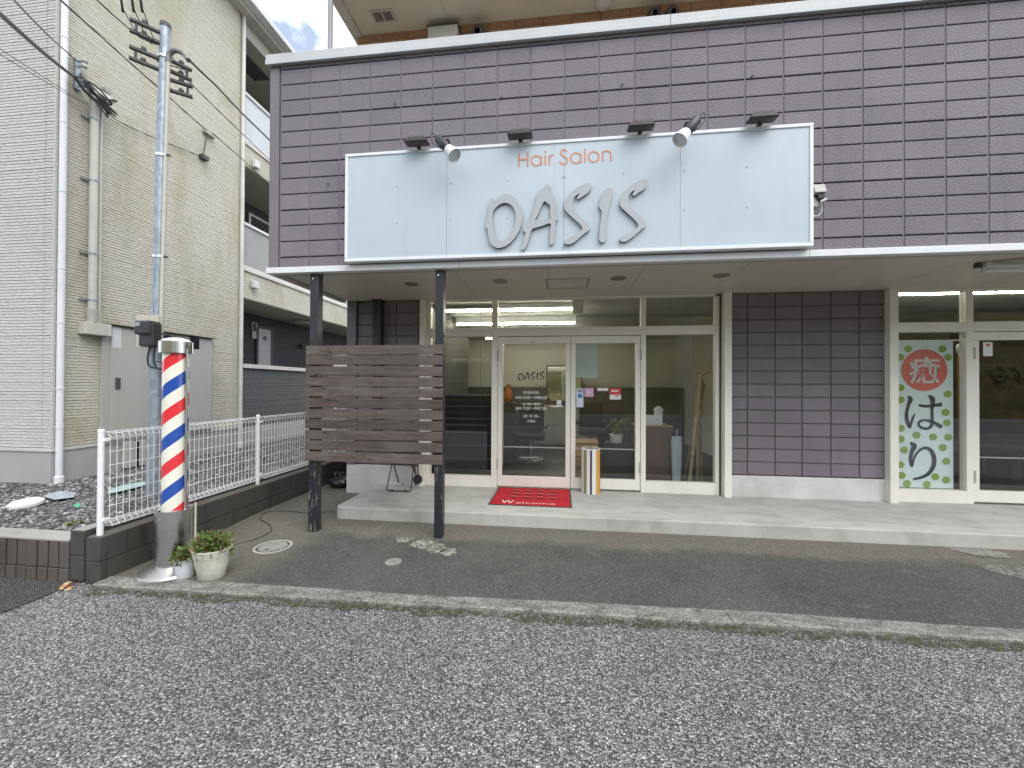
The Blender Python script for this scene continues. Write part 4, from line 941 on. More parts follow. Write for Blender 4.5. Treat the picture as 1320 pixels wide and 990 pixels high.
bx('end_screen', (AX-.1, 11.0, zr+.0), (AX-.06, 12.1, zr+.62), plain('screen_beige', (.42, .40, .34), .5), AP, .004)
bx('column', (AX-.14, 13.6, zr), (AX+.01, 13.95, z_(384)), plain('column_cream', (.5, .47, .42), .6), AP, .004)
# --- meter cabinet on the side wall
ca, cb = W(128, 420, X=AX).y, W(271, 434, X=AX).y; CZ = 2.36
cab = bx('meter_cabinet', (AX+.01, ca, YZ+.42), (AX+.05, cb, CZ), GREYB, AP, .004); y1 = W(143, 420, X=AX+.06).y; y2 = W(238, 420, X=AX+.06).y
ym = (y1+y2)/2
for a, b in ((y1, y2-.004), (y2+.004, cb-.03)):
    bx('cabinet_door', (AX+.051, a, YZ+.45), (AX+.066, b, CZ-.03), GREYB, cab, .003)
bx('rain_hood', (AX+.01, ca-.02, CZ+.001), (AX+.11, cb+.02, CZ+.014), plain('hood_brown', (.10, .085, .07), .5), cab, .002)
a, b = W(145, 421, X=AX+.068), W(156, 449, X=AX+.068); bx('notice', (AX+.067, a.y, b.z), (AX+.069, b.y, a.z), flat('notice_white', (.62, .64, .66), .5), cab)
a = W(151.5, 494, X=AX+.068); bx('cabinet_handle', (AX+.067, a.y-.03, a.z-.08), (AX+.085, a.y+.03, a.z+.08), DGREY, cab, .004)
for px in (214, 251): 
    a = W(px, 441, X=AX+.068); bx('meter_window', (AX+.067, a.y-.09, a.z-.12), (AX+.07, a.y+.09, a.z+.12), flat('window_dark', (.015, .016, .018), .15, .6), cab)
for k in range(5): a = W(216+k*2.6, 433.5, X=AX+.07); bx('name_stamp', (AX+.067, a.y-.01, a.z-.008), (AX+.0685, a.y+.01, a.z+.008), DGREY, cab)
# vents low in the wall under the cabinet
for px in (166, 180): a = W(px, 590, X=AX+.03); bx('pipe_cover', (AX+.022, a.y-.1, YZ+.02), (AX+.09, a.y+.1, YZ+.40), plain('cover_grey', (.42, .41, .38), .5), AP, .005)
# conduits with brackets running down into a box
a, b = W(107, 414, X=AX+.1), W(141, 434, X=AX+.1)
jb = bx('junction_box', (AX+.009, a.y, b.z), (AX+.14, b.y, a.z), PVC, AP, .008)
yc1, yc2 = W(120, 300, X=AX+.09).y, W(128.5, 300, X=AX+.07).y; cz1 = W(122, 130, X=AX+.09).z
MB().tube([(AX+.09, yc1, a.z), (AX+.09, yc1, a.z+.18)], .056, 14).build('conduit_sleeve', plain('sleeve_grey', (.40, .39, .36), .5), jb, smooth=True)
MB().tube([(AX+.09, yc1, a.z+.15), (AX+.09, yc1, cz1)], .046, 14).build('conduit', plain('conduit_grey', (.50, .50, .46), .45), jb, smooth=True)
MB().tube([(AX+.07, yc2, a.z), (AX+.07, yc2, cz1-.05)], .020, 10).build('thin_conduit', PVC, jb, smooth=True)
for py in (152, 232, 327, 387):
    z = W(118, py, X=AX+.09).z; MB().box((AX+.009, yc1-.10, z-.012), (AX+.028, yc2+.05, z+.012)).lathe([(.052, z-.012), (.052, z+.012)], (AX+.09, yc1, 0), 14).build('conduit_clamp', GALV, jb)
MB().tube(catmull([(AX+.09, yc1, cz1-.02), (AX+.1, yc1, cz1+.06), (AX+.16, yc1+.04, cz1+.10), (AX+.22, yc1+.10, cz1+.03)], 4, False), [.05]*12+[.056], 12).build('conduit_bend', PVC, jb, smooth=True)
# wall bracket for the service wires
a = W(104.5, 76, X=AX+.08); b = W(108, 118, X=AX+.08)
wb = bx('wire_bracket', (AX+.01, a.y-.035, b.z), (AX+.05, a.y+.035, a.z), GALV, AP, .004)
for zz in (a.z-.03, a.z-.10, b.z+.05): MB().tube([(AX+.05, a.y, zz), (AX+.16, a.y, zz)], .012, 8).lathe([(.03, 0), (.034, .02), (.03, .04)], (AX+.14, a.y, zz-.02), 12).build('insulator', GREYB, wb, smooth=50)
# bracket mid-wall
c = W(271, 172, X=AX+.08); wb2 = bx('wire_hook', (AX+.009, c.y-.10, c.z-.03), (AX+.08, c.y+.12, c.z+.04), plain('hook_cream', (.4, .38, .33), .5), AP, .01)
d = W(263, 203, X=AX+.07); MB().tube([(AX+.05, c.y-.03, c.z-.03), (AX+.05, d.y, d.z+.05)], .010, 6).box((AX+.01, d.y-.05, d.z-.03), (AX+.10, d.y+.08, d.z+.04)).build('hook_arm', DGREY, wb2)
# gutter-side box lights on the corridor edge
for zz in (z_(205), z_(365)): bx('edge_lamp', (AX+.01, AE+.22, zz-.06), (AX+.10, AE+.36, zz+.10), RAIL, AP, .02)

# ================================================================== STEEL SERVICE POLE
pb = W(196, 640, Z=YZ); pt = W(213.5, 33, Y=4.03)
PO = thing('service_pole', (pb.x, pb.y, YZ), 'tall galvanised steel service pole standing in the gravel yard', 'pole')
def onpole(z, dx=0, dy=0): k = (z-YZ)/(pt.z-YZ); return Vector((pb.x+(pt.x-pb.x)*k+dx, pb.y+dy, z))
MB().tube([onpole(YZ-.1), onpole(pt.z)], [.062, .050], 20).build('shaft', GALV, PO, smooth=True)
MB().lathe([(.053, 0), (.053, .04), (.045, .055), (.01, .06)], onpole(pt.z-.03), 20).build('cap', DGREY, PO, smooth=50)
zc = W(228, 75, Y=4.0).z
MB().tube([onpole(1.9, .075, -.02), onpole(zc, .07, -.02)], .021, 12).build('conduit', PVC, PO, smooth=True)
MB().tube([tuple(p) for p in catmull([tuple(onpole(zc-.02, .07, -.02)), tuple(onpole(zc+.06, .08, -.02)), tuple(onpole(zc+.10, .15, -.02)), tuple(onpole(zc+.07, .24, 0)), tuple(onpole(zc-.01, .30, 0))], 4, False)], .027, 12).build('conduit_hood', plain('hood_grey', (.25, .25, .23), .5), PO, smooth=True)
for py in (72, 199, 330, 430):
    z = W(212, py, Y=4.0).z; MB().lathe([(.062, -.014), (.062, .014)], onpole(z), 18).box(onpole(z, .05, -.04)-Vector((0, 0, .01)), onpole(z, .1, .02)+Vector((0, 0, .01))).build('band', STEEL, PO, smooth=40)
def crossarm(px, py, dx, dy, label=None):
    z = W(px, py, Y=4.0).z; d = Vector((dx, dy, 0))
    for k in range(2):
        a = onpole(z-k*.12); u = Vector((-dy, dx, 0)).normalized()*.022
        MB().prism([a-u, a+u, a+d+u, a+d-u], (0, 0, .028)).build('arm', DGREY, PO, bevel=.002)
    MB().tube([onpole(z-.12)+d*.82, onpole(z+.03)+d*.82], .012, 8).build('arm_link', DGREY, PO, smooth=True)
    for k in range(2): MB().lathe([(.02, 0), (.026, .02), (.02, .04)], onpole(z+.028-k*.12)+d*.6, 10).build('insulator', BRONZE, PO, smooth=50)
crossarm(206, 44, -.19, -.22); crossarm(205, 78, -.19, -.22); crossarm(222, 72, .14, .20); crossarm(222, 98, .20, .16)
# meter box on the pole
a, b = W(178, 407, Y=3.92), W(205.5, 448, Y=3.92)
MX = thing('pole_meter_box', ((a.x+b.x)/2, 3.93, b.z), 'dark grey electricity meter on a cream board strapped to the steel pole', 'meter')
bx('board', (a.x, 3.90, b.z), (b.x, 3.935, a.z), plain('board_cream', (.52, .50, .40), .5), MX, .004)
c, d = W(172.5, 413, Y=3.77), W(196, 446, Y=3.79); MG = plain('meter_grey', (.035, .038, .04), .42, .1, 6, 40, .03)
hd = bx('meter_body', (c.x+.03, 3.79, d.z), (d.x, 3.90, c.z-.02), MG, MX, .015); bx('meter_cover', (c.x, 3.765, c.z-.15), (d.x-.01, 3.90, c.z), MG, hd, .02)
bx('label_plate', (c.x+.015, 3.761, c.z-.06), (c.x+.08, 3.764, c.z-.02), flat('plate_grey', (.3, .32, .33), .4), hd)
MB().tube(catmull([(c.x+.10, 3.86, d.z+.02), (c.x+.08, 3.85, d.z-.12), (c.x+.09, 3.86, d.z-.21), (c.x+.15, 3.88, d.z-.23)], 5, False), .009, 8).build('cable', BLACK, MX, smooth=True)
MB().tube(catmull([(c.x+.16, 3.86, d.z+.02), (c.x+.155, 3.85, d.z-.15), (c.x+.20, 3.86, d.z-.24), (c.x+.265, 3.88, d.z-.20), (c.x+.27, 3.9, d.z-.05)], 5, False), .011, 8).build('cable', BLACK, MX, smooth=True)
MB().tube([(c.x+.16, 3.87, d.z-.16), (c.x+.27, 3.88, d.z-.16)], .006, 6).build('cable_tie', BLACK, MX)
def wire(name, pts, r, label, group='service wires', sag=0.0, n=10, cat='cable'):
    P = []
    for a, b in zip(pts[:-1], pts[1:]):
        a, b = Vector(a), Vector(b)
        for k in range(n): t = k/n; P.append(a.lerp(b, t)-Vector((0, 0, sag*4*t*(1-t))))
    P.append(Vector(pts[-1])); o = MB().tube(P, r, 6).build(name, BLACK, smooth=True, loc=P[0]); return tag(o, label, cat, group)
wire('service_cable', [W(-90, -52, Y=1.6), W(0, 18, Y=2.4), W(97, 100, X=AX+.18), W(120, 128, X=AX+.2)], .017, 'thick black service cable running to the bracket on the apartment side wall', sag=.02)
wire('thin_wire', [W(-30, -46, Y=2.0), W(18, 0, Y=2.6), W(90, 70, X=AX+.18), W(104, 80, X=AX+.16)], .007, 'thin black wire ending at the top of the apartment wall bracket', sag=.02)
wire('long_wire', [W(40, -36, Y=2.6), W(78, 0, Y=3.2), W(168, 81, Y=4.6), W(266, 168, X=AX+.16)], .009, 'long black wire crossing the siding to the mid-wall hook')
wire('branch_wire', [W(274, 172, X=AX+.16), W(312, 205, X=AX+.2), W(352, 243, X=AX+.3)], .008, 'black wire leading from the mid-wall hook to the corridor')
wire('telephone_wire', [W(-40, 38, Y=2.4), W(0, 63, Y=2.8), W(113, 134, X=AX+.12)], .0035, 'finest grey wire in front of the apartment corner', sag=.01)
wire('telephone_wire', [W(-40, 46, Y=2.3), W(0, 70, Y=2.8), W(113, 136, X=AX+.1)], .0035, 'finest grey wire in front of the apartment corner', sag=.01)
wire('drop_wire', [W(92, -33, Y=3.3), W(125, 0, Y=3.6), W(180, 48, Y=3.98), W(207, 58, Y=4.0)], .007, 'black wire coming down the siding to the pole arm', sag=.01)
for i, (a, b) in enumerate(((156, 150), (170, 168), (181, 179))):
    t_ = W(b, -40, Y=3.4); u_ = W(a+3, 12, Y=3.6); v_ = W(196+i*2, 57, Y=4.0)
    o = wire('drop_line', [t_, W(a, 0, Y=3.55), u_, W((a+196)/2-3+i*4, 38, Y=3.8), v_], .0045, 'thin drop wire with sleeved end hanging to the pole top', n=4)
    MB().tube([W(a-.5, -6, Y=3.54), W(a+2.5, 16, Y=3.62)], .011, 6).build('sleeve', BLACK, o)
wire('pole_cable', [onpole(zc, .30, 0), W(280, 112, Y=4.6), W(312, 146, Y=5.4), W(352, 185, Y=6.6), W(420, 240, Y=9)], .013, 'thick black cable leaving the pole hood towards the mauve building', n=5)
wire('pole_line', [onpole(zc+.02, -.1, 0), W(238, 90, Y=4.05), W(246, 108, Y=4.1), W(312, 172, Y=5.2), W(352, 210, Y=6.4)], .006, 'thin black line leaving the lower pole arm towards the mauve building', n=5)
# cable tangle under the wall bracket
tg = thing('cable_tangle', W(125, 125, X=AX+.18), 'tangle of black cables looping from the wall bracket into the conduit', 'cables', 'service wires')
rnd = random.Random(4)
for k in range(9):
    a = W(100+rnd.uniform(-3, 5), 100+rnd.uniform(-8, 12), X=AX+.18); e = W(rnd.uniform(120, 130), rnd.uniform(126, 132), X=AX+.15); mid1 = W(rnd.uniform(112, 128), rnd.uniform(108, 126), X=AX+.25); mid2 = W(rnd.uniform(138, 152), rnd.uniform(128, 152), X=AX+.25)
    MB().tube(catmull([tuple(a), tuple(mid1), tuple(mid2), tuple(e)], 6, False), rnd.choice((.006, .009, .013)), 6).build('cable_loop', BLACK, tg, smooth=True)
c = W(137, 117, X=AX+.16); MB().lathe([(.01, -.05), (.05, -.045), (.055, .0), (.05, .045), (.01, .05)], c, 14, Matrix.Rotation(radians(90), 3, 'Y')).build('coupler', plain('coupler_grey', (.35, .35, .32), .5), tg, smooth=50)
wire('wall_cable', [W(125, 132, X=AX+.1), W(150, 155, X=AX+.05), W(185, 172, X=AX+.04), W(262, 203, X=AX+.05)], .006, 'black cable stapled along the siding from tangle to mid-wall hook', n=4)
print('apartment ok')

# ================================================================== BARBER POLE AND POTS
bc = W(224, 735, Z=G); bX, bY = bc.x, bc.y
BP = thing('barber_pole', (bX, bY, G), 'tall red white and blue striped barber pole on a steel base', 'barber pole')
zt = lambda y: W(226, y, Y=bY).z
MB().lathe([(.225, 0), (.235, .012), (.228, .03), (.16, .062), (.13, .068)], (bX, bY, G), 40).build('foot_plate', mk_steel('satin_steel', .38, (.66, .65, .62)), BP, smooth=35)
z1 = zt(655)
MB().lathe([(.126, G+.06), (.126, z1), (.118, z1+.002), (.10, z1-.01)], (bX, bY, 0), 40, None, True, False).build('steel_base', STEEL, BP, smooth=35)
z2 = zt(455)
cyl = MB().lathe([(.088, z1-.012), (.088, z2)], (bX, bY, 0), 44).build('striped_cylinder', STRIPE, BP, smooth=35, loc=(bX, bY, 0))
MB().lathe([(.114, z2-.004), (.114, z2+.088), (.106, z2+.094)], (bX, bY, 0), 40).build('top_band', STEEL, BP, smooth=35)
MB().lathe([(.104, z2+.090), (.09, z2+.108), (.05, z2+.122), (.004, z2+.126)], (bX, bY, 0), 32).build('dome', plain('dome_white', (.72, .72, .7), .25), BP, smooth=60)
for a in (-4, 184, 90):
    q = Vector((cos(radians(a))*.108, sin(radians(a))*.108, 0)); MB().tube([(bX+q.x, bY+q.y, z1-.03), (bX+q.x, bY+q.y, z2+.03)], .010, 10).build('side_rod', STEEL, BP, smooth=True)
q = Vector((.118, .075, 0)); MB().tube([(bX+q.x, bY+q.y, .12), (bX+q.x, bY+q.y, z1+.03)], .009, 8).build('cable_cover', PVC, BP, smooth=True)
MB().disc((bX+.0, bY-.1265, z1-.06), .006, (0, -1, 0), 8, .004).build('bolt', STEEL, BP)

def leafball(m, c, rx, ry, rz, n, ls, rnd, flat=.3):
    c = Vector(c)
    for k in range(n):
        while True:
            p = Vector((rnd.uniform(-1, 1), rnd.uniform(-1, 1), rnd.uniform(-.5, 1)))
            if .25 < p.length < 1: break
        lump = .75+.4*noise.noise(Vector((p.x*2.3+c.x*9, p.y*2.3, p.z*2.3)))
        q = Vector(c)+Vector((p.x*rx, p.y*ry, p.z*rz))*lump
        d = Vector((p.x+rnd.uniform(-.6, .6), p.y+rnd.uniform(-.6, .6), p.z*.6+rnd.uniform(-.3, .8))).normalized(); s_ = ls*rnd.uniform(.6, 1.3)
        u = d.cross(Vector((rnd.uniform(-1, 1), rnd.uniform(-1, 1), rnd.uniform(-1, 1)))).normalized(); w_ = d.cross(u)
        m.add([q, q+d*s_*.45+u*s_*.30, q+d*s_+w_*s_*.12, q+d*s_*.45-u*s_*.30, q+d*s_*.4+w_*s_*.1], [(0, 1, 4), (1, 2, 4), (2, 3, 4), (3, 0, 4)])
def pot(name, x, y, prof, mat, label, fr, fh, n, seed, sx=1., sy=1.):
    t = thing(name, (x, y, G), label, 'plant pot')
    MB().lathe(prof + [(prof[-1][0]-.008, prof[-1][1]), (prof[-1][0]-.014, prof[-1][1]-.03)], (x, y, G), 36, None, True, False, sx, sy).build('pot', mat, t, smooth=35)
    MB().lathe([(.001, prof[-1][1]-.03), (prof[-1][0]-.01, prof[-1][1]-.03)], (x, y, G), 24, None, False, False, sx, sy).build('soil', plain('soil', (.05, .038, .028), .9, .3, 20, 90, .5), t)
    rnd = random.Random(seed); m = MB(); leafball(m, (x, y, G+prof[-1][1]), fr*sx, fr*sy, fh, n, .036, rnd); f = m.build('foliage', LEAF, t); tag(f, kind='stuff')
    st = MB()
    for k in range(24):
        a = rnd.random()*6.28; r = rnd.random()*fr*.8; st.tube([(x+cos(a)*r*.4, y+sin(a)*r*.4, G+prof[-1][1]-.04), (x+cos(a)*r*1.1, y+sin(a)*r*1.1, G+prof[-1][1]+fh*rnd.uniform(.3, .9))], .002, 4)
    st.build('stems', flat('stem_green', (.12, .10, .05), .6), t)
    return t
OLDW = plain('weathered_white', (.52, .52, .44), .55, .1, 5, 40, .08, 0, .35, .65, (.30, .30, .19), stretch=(1, 1, 1.6))
c = W(260, 751, Z=G); big = pot('large_pot', c.x+.0, c.y+.09, [(.084, 0), (.092, .01), (.106, .09), (.109, .092), (.123, .175), (.126, .177), (.134, .225), (.138, .228), (.137, .238)], OLDW, 'larger weathered cream plant pot with trailing leaves beside the barber pole', .165, .135, 900, 2, 1.05, .9)
c = W(229, 748, Z=G); pot('small_pot', c.x+.0, c.y+.065, [(.058, 0), (.063, .008), (.072, .13), (.078, .135), (.078, .152)], plain('pot_white', (.68, .71, .73), .4, .06, 5, 40, .04, 0, .4, .2), 'smaller white plant pot tucked against the barber pole foot', .105, .095, 420, 9)

# ================================================================== GROUND DETAILS
c = W(352, 705, Z=G); R_ = .145
mh = thing('manhole_cover', (c.x, c.y, G), 'pale round ribbed drain cover set in the apron', 'drain cover')
MHM = plain('cover_pale', (.42, .41, .37), .7, .15, 9, 90, .3)
MB().lathe([(R_+.018, -.01), (R_+.018, .006), (R_, .006), (R_, -.002)], (c.x, c.y, G), 40, None, True, False).build('ring', MHM, mh, smooth=35)
MB().lathe([(R_-.004, -.01), (R_-.004, .002), (.001, .002)], (c.x, c.y, G), 40, None, True, False).build('lid', plain('lid_dark', (.085, .083, .072), .8, .2, 9, 90, .3), mh, smooth=35)
m = MB()
for i in range(-6, 7):
    for j in range(-6, 7):
        x, y = i*.022, j*.022
        if math.hypot(x, y) < R_-.022:
            if (i+j) % 2: m.box((c.x+x-.010, c.y+y-.004, G+.002), (c.x+x+.010, c.y+y+.004, G+.006))
            else: m.box((c.x+x-.004, c.y+y-.010, G+.002), (c.x+x+.004, c.y+y+.010, G+.006))
m.build('ribs', MHM, mh); bx('lift_slot', (c.x-.02, c.y-.085, G+.003), (c.x+.02, c.y-.07, G+.0068), flat('black_hole', (.006, .006, .006), .9), mh)
c = W(507, 724.5, Z=G); mh2 = thing('small_cover', (c.x, c.y, G), 'small plain round cover in the apron asphalt', 'drain cover')
MB().lathe([(.072, -.01), (.072, .004), (.066, .006), (.062, .003), (.001, .003)], (c.x, c.y, G), 28, None, True, False).build('lid', plain('lid_grey', (.24, .235, .21), .75, .2, 9, 90, .3), mh2, smooth=30)
MB().lathe([(.006, 0), (.006, .003)], (c.x, c.y, G+.003), 8).build('screw', DGREY, mh2)
# spilled-mortar patches by the right-hand post and at the second shop
def patch(name, pts, z, mat, label):
    P = [W(x, y, Z=z) for x, y in pts]; c = sum(P, Vector())/len(P); out_ = []
    for (x, y, zz) in catmull([tuple(p) for p in P], 6):
        j = 1.08+.28*noise.noise(Vector((x*26, y*26, 2))); out_.append(Vector((c.x+(x-c.x)*j, c.y+(y-c.y)*j, z)))
    o = MB().prism(out_, (0, 0, .003)).build(name, mat, loc=c); return tag(o, label, 'mortar patch', 'mortar patches on the apron')
def mk_worn(name, col, lo=.40, hi=.56):
    t = NT(name); b = t.bsdf(t.ramp(t.noise(30, 6, .7), [(.3, tuple(x*.6 for x in col)), (.7, tuple(x*1.15 for x in col))]), .85, t.bump(t.noise(90, 4), .5, .004), spec=.2)
    tr = t.n('ShaderNodeBsdfTransparent'); ms = t.n('ShaderNodeMixShader'); t.l(t.ramp(t.noise(24, 8, .75, dist=.6), [(lo, 0.), (hi, 1.)]), ms.inputs[0])
    t.l(tr.outputs[0], ms.inputs[1]); t.l(b.outputs[0], ms.inputs[2]); t.l(ms.outputs[0], t.o.inputs[0]); return t.m
MORT = mk_worn('spilled_mortar', (.36, .345, .29))
patch('mortar_patch', [(513, 693), (525, 688), (539, 687), (541, 691), (530, 696), (517, 699)], G-.002, MORT, 'small pale mortar splash on the asphalt beside the screen post')
patch('mortar_patch', [(530, 703), (540, 697), (556, 697), (571, 703), (572, 709), (560, 712), (546, 708)], G-.002, MORT, 'largest pale mortar splash at the foot of the screen post')
patch('mortar_patch', [(568, 713), (574, 708), (586, 708), (587, 713), (578, 717)], G-.002, MORT, 'smallest pale mortar splash on the street side of the screen post')
patch('mortar_patch', [(1216, 704), (1250, 704), (1297, 714), (1290, 718), (1255, 715)], -.004, mk_worn('repair_cement', (.27, .26, .23), .3, .5), 'flat cement repair along the foot of the step by the second shop')
patch('mortar_patch', [(1250, 719), (1285, 719), (1330, 727), (1340, 747), (1300, 742), (1270, 732)], G+.001, mk_worn('repair_grey', (.22, .215, .19), .34, .54), 'wide grey cement repair on the apron before the second shop')
# black cord lying on the apron
pts = [(282, 706), (300, 702), (326, 696), (345, 688), (350, 682), (343, 675), (335, 671), (337, 667), (346, 662), (370, 661), (400, 664), (430, 661)]
P = [W(x, y, Z=G+.004) for x, y in pts]
for p in P:
    if p.y > 3.9: p.z += .022*min(1, (p.y-3.9)/.41)
tag(MB().tube(catmull([tuple(p) for p in P], 5, False), .004, 6).build('ground_cord', BLACK, smooth=True, loc=P[0]), 'thin black cord snaking over the apron from the plant pot', 'cord')
m = MB(); n = 120
for k in range(n+1):
    x = -3.5+7.6*k/n; wv = .07+.06*noise.noise(Vector((x*3, 0, 5)))+.04*noise.noise(Vector((x*11, 0, 5))); y1_ = kf(x)-.001
    m.v += [Vector((x, y1_-max(.02, wv), ZL+.004)), Vector((x, y1_, ZL+.010))]
m.f = [(2*k, 2*k+2, 2*k+3, 2*k+1) for k in range(n)]
tag(m.build('kerb_moss', mk_worn('moss_dirt', (.085, .08, .04), .42, .62)), 'dark mossy dirt gathered along the street side of the kerb', 'moss', kind='stuff')
# yard litter
c = W(34, 652, Z=YZ); dsc = thing('white_lid', (c.x, c.y, YZ), 'white round plastic lid lying on the gravel', 'lid')
Rm = Matrix.Rotation(radians(6), 3, 'X'); MB().lathe([(.125, 0), (.130, .015), (.128, .035), (.118, .042), (.001, .044)], (c.x, c.y, YZ+.005), 32, Rm, True, False).build('shell', WHITEP, dsc, smooth=35)
MB().lathe([(.10, .0442), (.105, .050), (.110, .0444)], (c.x, c.y, YZ+.005), 32, Rm, False, False).build('rim_bead', WHITEP, dsc, smooth=True)
def sheet(name, pts, mat, label, cat='sheet'):
    P = [W(x, y, Z=YZ+.02) for x, y in pts]; c = sum(P, Vector())/len(P); n = len(P)
    for i, p in enumerate(P): p.z += .01*((i*7) % 3)/2
    return tag(MB().prism(P, (0, 0, .006)).build(name, mat, loc=c, bevel=.002), label, cat)
sheet('acrylic_sheet', [(139, 632), (160, 626), (187, 622), (190, 625), (165, 632), (140, 638)], plain('aqua_sheet', (.36, .52, .49), .3, .08, 5, 30, .02), 'pale aqua plastic sheet on the gravel behind the fence')
sheet('plastic_film', [(55, 640), (75, 634), (98, 636), (96, 641), (70, 645)], plain('film_grey', (.36, .41, .44), .25, .15, 9, 30, .2), 'clear grey plastic film lying on the gravel by the lid')
sheet('green_scrap', [(94, 652), (100, 650), (105, 652), (100, 655)], flat('scrap_green', (.10, .42, .24), .5), 'little bright green scrap on the gravel', 'scrap')
def tuft(px, py, z, n, s, label, seed, mat=WEED):
    c = W(px, py, Z=z); rnd = random.Random(seed); m = MB()
    for k in range(n):
        a = rnd.random()*6.28; l = s*rnd.uniform(.4, 1.1); d = Vector((cos(a)*.8, sin(a)*.8, rnd.uniform(.4, 1.2))).normalized(); u = Vector((-sin(a), cos(a), 0))
        b = c+Vector((rnd.uniform(-s, s), rnd.uniform(-s, s), 0))*.8; m.add([b-u*l*.10, b+u*l*.10, b+d*l*.6+u*l*.16, b+d*l+Vector((0, 0, -l*.2)), b+d*l*.6-u*l*.16], [(0, 1, 2, 4), (2, 3, 4)])
    return tag(m.build('weed_tuft', mat, loc=c), label, 'weed', 'weeds along the kerb and wall')
for i, (px, py, z, n, s, lb) in enumerate(((126, 746, G, 26, .035, 'small weed tuft at the street end of the fence wall'), (150, 738, G, 12, .03, 'tiny weed at the foot of the fence wall by the steel base'), (174, 755, ZL, 34, .045, 'low weed tuft before the kerb beside the steel foot plate'),
        (428, 772, ZL, 26, .035, 'little weed in the kerb joint below the round cover'), (950, 808, ZL, 22, .03, 'flat weed at the kerb before the brown block wall'), (1056, 812, ZL, 16, .028, 'tiny weed at the kerb beneath the block wall end'), (1160, 818, ZL, 14, .03, 'single yellowish weed at the kerb before the banner window'),
        (95, 676, YZ, 70, .05, 'yellow-green weed clump on the gravel by the boundary wall'), (68, 735, ZL, 16, .05, 'dry weed stalks at the foot of the brick edging'))):
    tuft(px, py, z, n, s, lb, 30+i)
DRY = [flat('dry_leaf_orange', (.45, .21, .09), .7), flat('dry_leaf_tan', (.50, .38, .22), .7)]
rnd = random.Random(8)
for i, (px, py) in enumerate(((82, 756), (86, 752), (90, 757), (79, 759), (94, 753), (104, 748), (75, 746), (88, 760))):
    c = W(px, py, Z=ZL+.012); a = rnd.random()*6.28; u = Vector((cos(a), sin(a), .15)); v = Vector((-sin(a), cos(a), .3)); s = rnd.uniform(.016, .028)
    o = MB().prism([c-u*s, c-u*s*.3+v*s*.55, c+u*s*.5+v*s*.4, c+u*s*1.1, c+u*s*.4-v*s*.45, c-u*s*.4-v*s*.5], (0, 0, .002)).build('fallen_leaf', DRY[i % 2], loc=c)
    tag(o, 'curled dry leaf on the ground at the boundary wall corner', 'leaf', 'fallen leaves')

# ---- things on the step
q = [W(642, 627, Z=ZT), W(735, 629, Z=ZT), W(738, 655, Z=ZT), W(631, 651, Z=ZT)]
mx0, mx1, my0, my1 = -.825, .142, 4.61, 5.42
mt = thing('door_mat', ((mx0+mx1)/2, (my0+my1)/2, ZT), 'red welcome mat with black rubber edge before the shop door', 'mat')
RED = plain('mat_red', (.45, .018, .028), .85, .12, 6, 220, .6, 0, .2, .2)
bx('rubber_edge', (mx0, my0, ZT+.001), (mx1, my1, ZT+.006), BLACK, mt, .002); bx('pile', (mx0+.022, my0+.022, ZT+.004), (mx1-.022, my1-.022, ZT+.011), RED, mt, .003)
MDK = flat('mat_dark_red', (.13, .008, .012), .9); MPK = flat('mat_pink', (.62, .16, .15), .9)
for r in range(3):
    yb = my0+.30+r*.15
    for k in range(4):
        x0 = mx0+.2+k*.155
        MB().prism([(x0, yb+.02, ZT+.0112), (x0+.075, yb-.03, ZT+.0112), (x0+.15, yb+.02, ZT+.0112), (x0+.075, yb+.045, ZT+.0112)], (0, 0, .0008)).build('woven_mark', MDK, mt)
        MB().prism([(x0, yb+.05, ZT+.0112), (x0+.075, yb+.065, ZT+.0112), (x0+.15, yb+.05, ZT+.0112), (x0+.075, yb+.09, ZT+.0112)], (0, 0, .0008)).build('woven_highlight', MPK, mt)
MWH = flat('mat_white', (.68, .62, .60), .9)
text_mesh('W', 'lettering', MWH, mt, ((mx0+mx1)/2-.27, my0+.12, ZT+.0118), .15, .12, 'up', .0012, .01)
text_mesh('elcome', 'lettering', flat('mat_pale', (.66, .40, .38), .9), mt, ((mx0+mx1)/2+.06, my0+.10, ZT+.0118), .46, .075, 'up', .0012)
c = W(762, 637, Z=ZT); ux, uy = c.x, c.y+.10; US = thing('umbrella_stand', (ux, uy, ZT), 'round striped umbrella stand in white, ochre and plum by the doors', 'umbrella stand')
MB().lathe([(.122, ZT), (.122, ZT+.565), (.114, ZT+.565), (.114, ZT+.05)], (ux, uy, 0), 44, None, True, False).build('drum', STAND, US, smooth=35, loc=(ux, uy, 0))
MB().lathe([(.1235, ZT+.560), (.125, ZT+.568), (.118, ZT+.574), (.112, ZT+.568)], (ux, uy, 0), 40, None, False, False).build('rim', WHITEP, US, smooth=True)
MB().lathe([(.001, ZT+.06), (.113, ZT+.06)], (ux, uy, 0), 32, None, False, False).build('inner_floor', DGREY, US)
# folding chair behind the screen
cc = W(514, 634, Z=ZT); fx, fy = cc.x, cc.y
FC = thing('folding_chair', (fx, fy, ZT), 'rusty brown folding chair frame standing on the step behind the screen', 'chair')
RUS = plain('rusty_tube', (.10, .06, .05), .5, .3, 12, 60, .2, .3, .4)
def uleg(y0, y1, zt, w, n='leg_frame', top=True):
    p = [(fx-w*.75, y1, zt), (fx-w, y0, ZT+.03), (fx-w+.025, y0, ZT+.012), (fx+w-.025, y0, ZT+.012), (fx+w, y0, ZT+.03), (fx+w*.75, y1, zt)]
    MB().tube(p, .0095, 8).build(n, RUS, FC, smooth=True)
uleg(fy, fy+.34, ZT+.84, .165); uleg(fy+.36, fy+.03, ZT+.44, .15)
bx('seat', (fx-.19, fy+.0, ZT+.43), (fx+.19, fy+.36, ZT+.465), plain('chair_vinyl', (.06, .05, .045), .5), FC, .012)
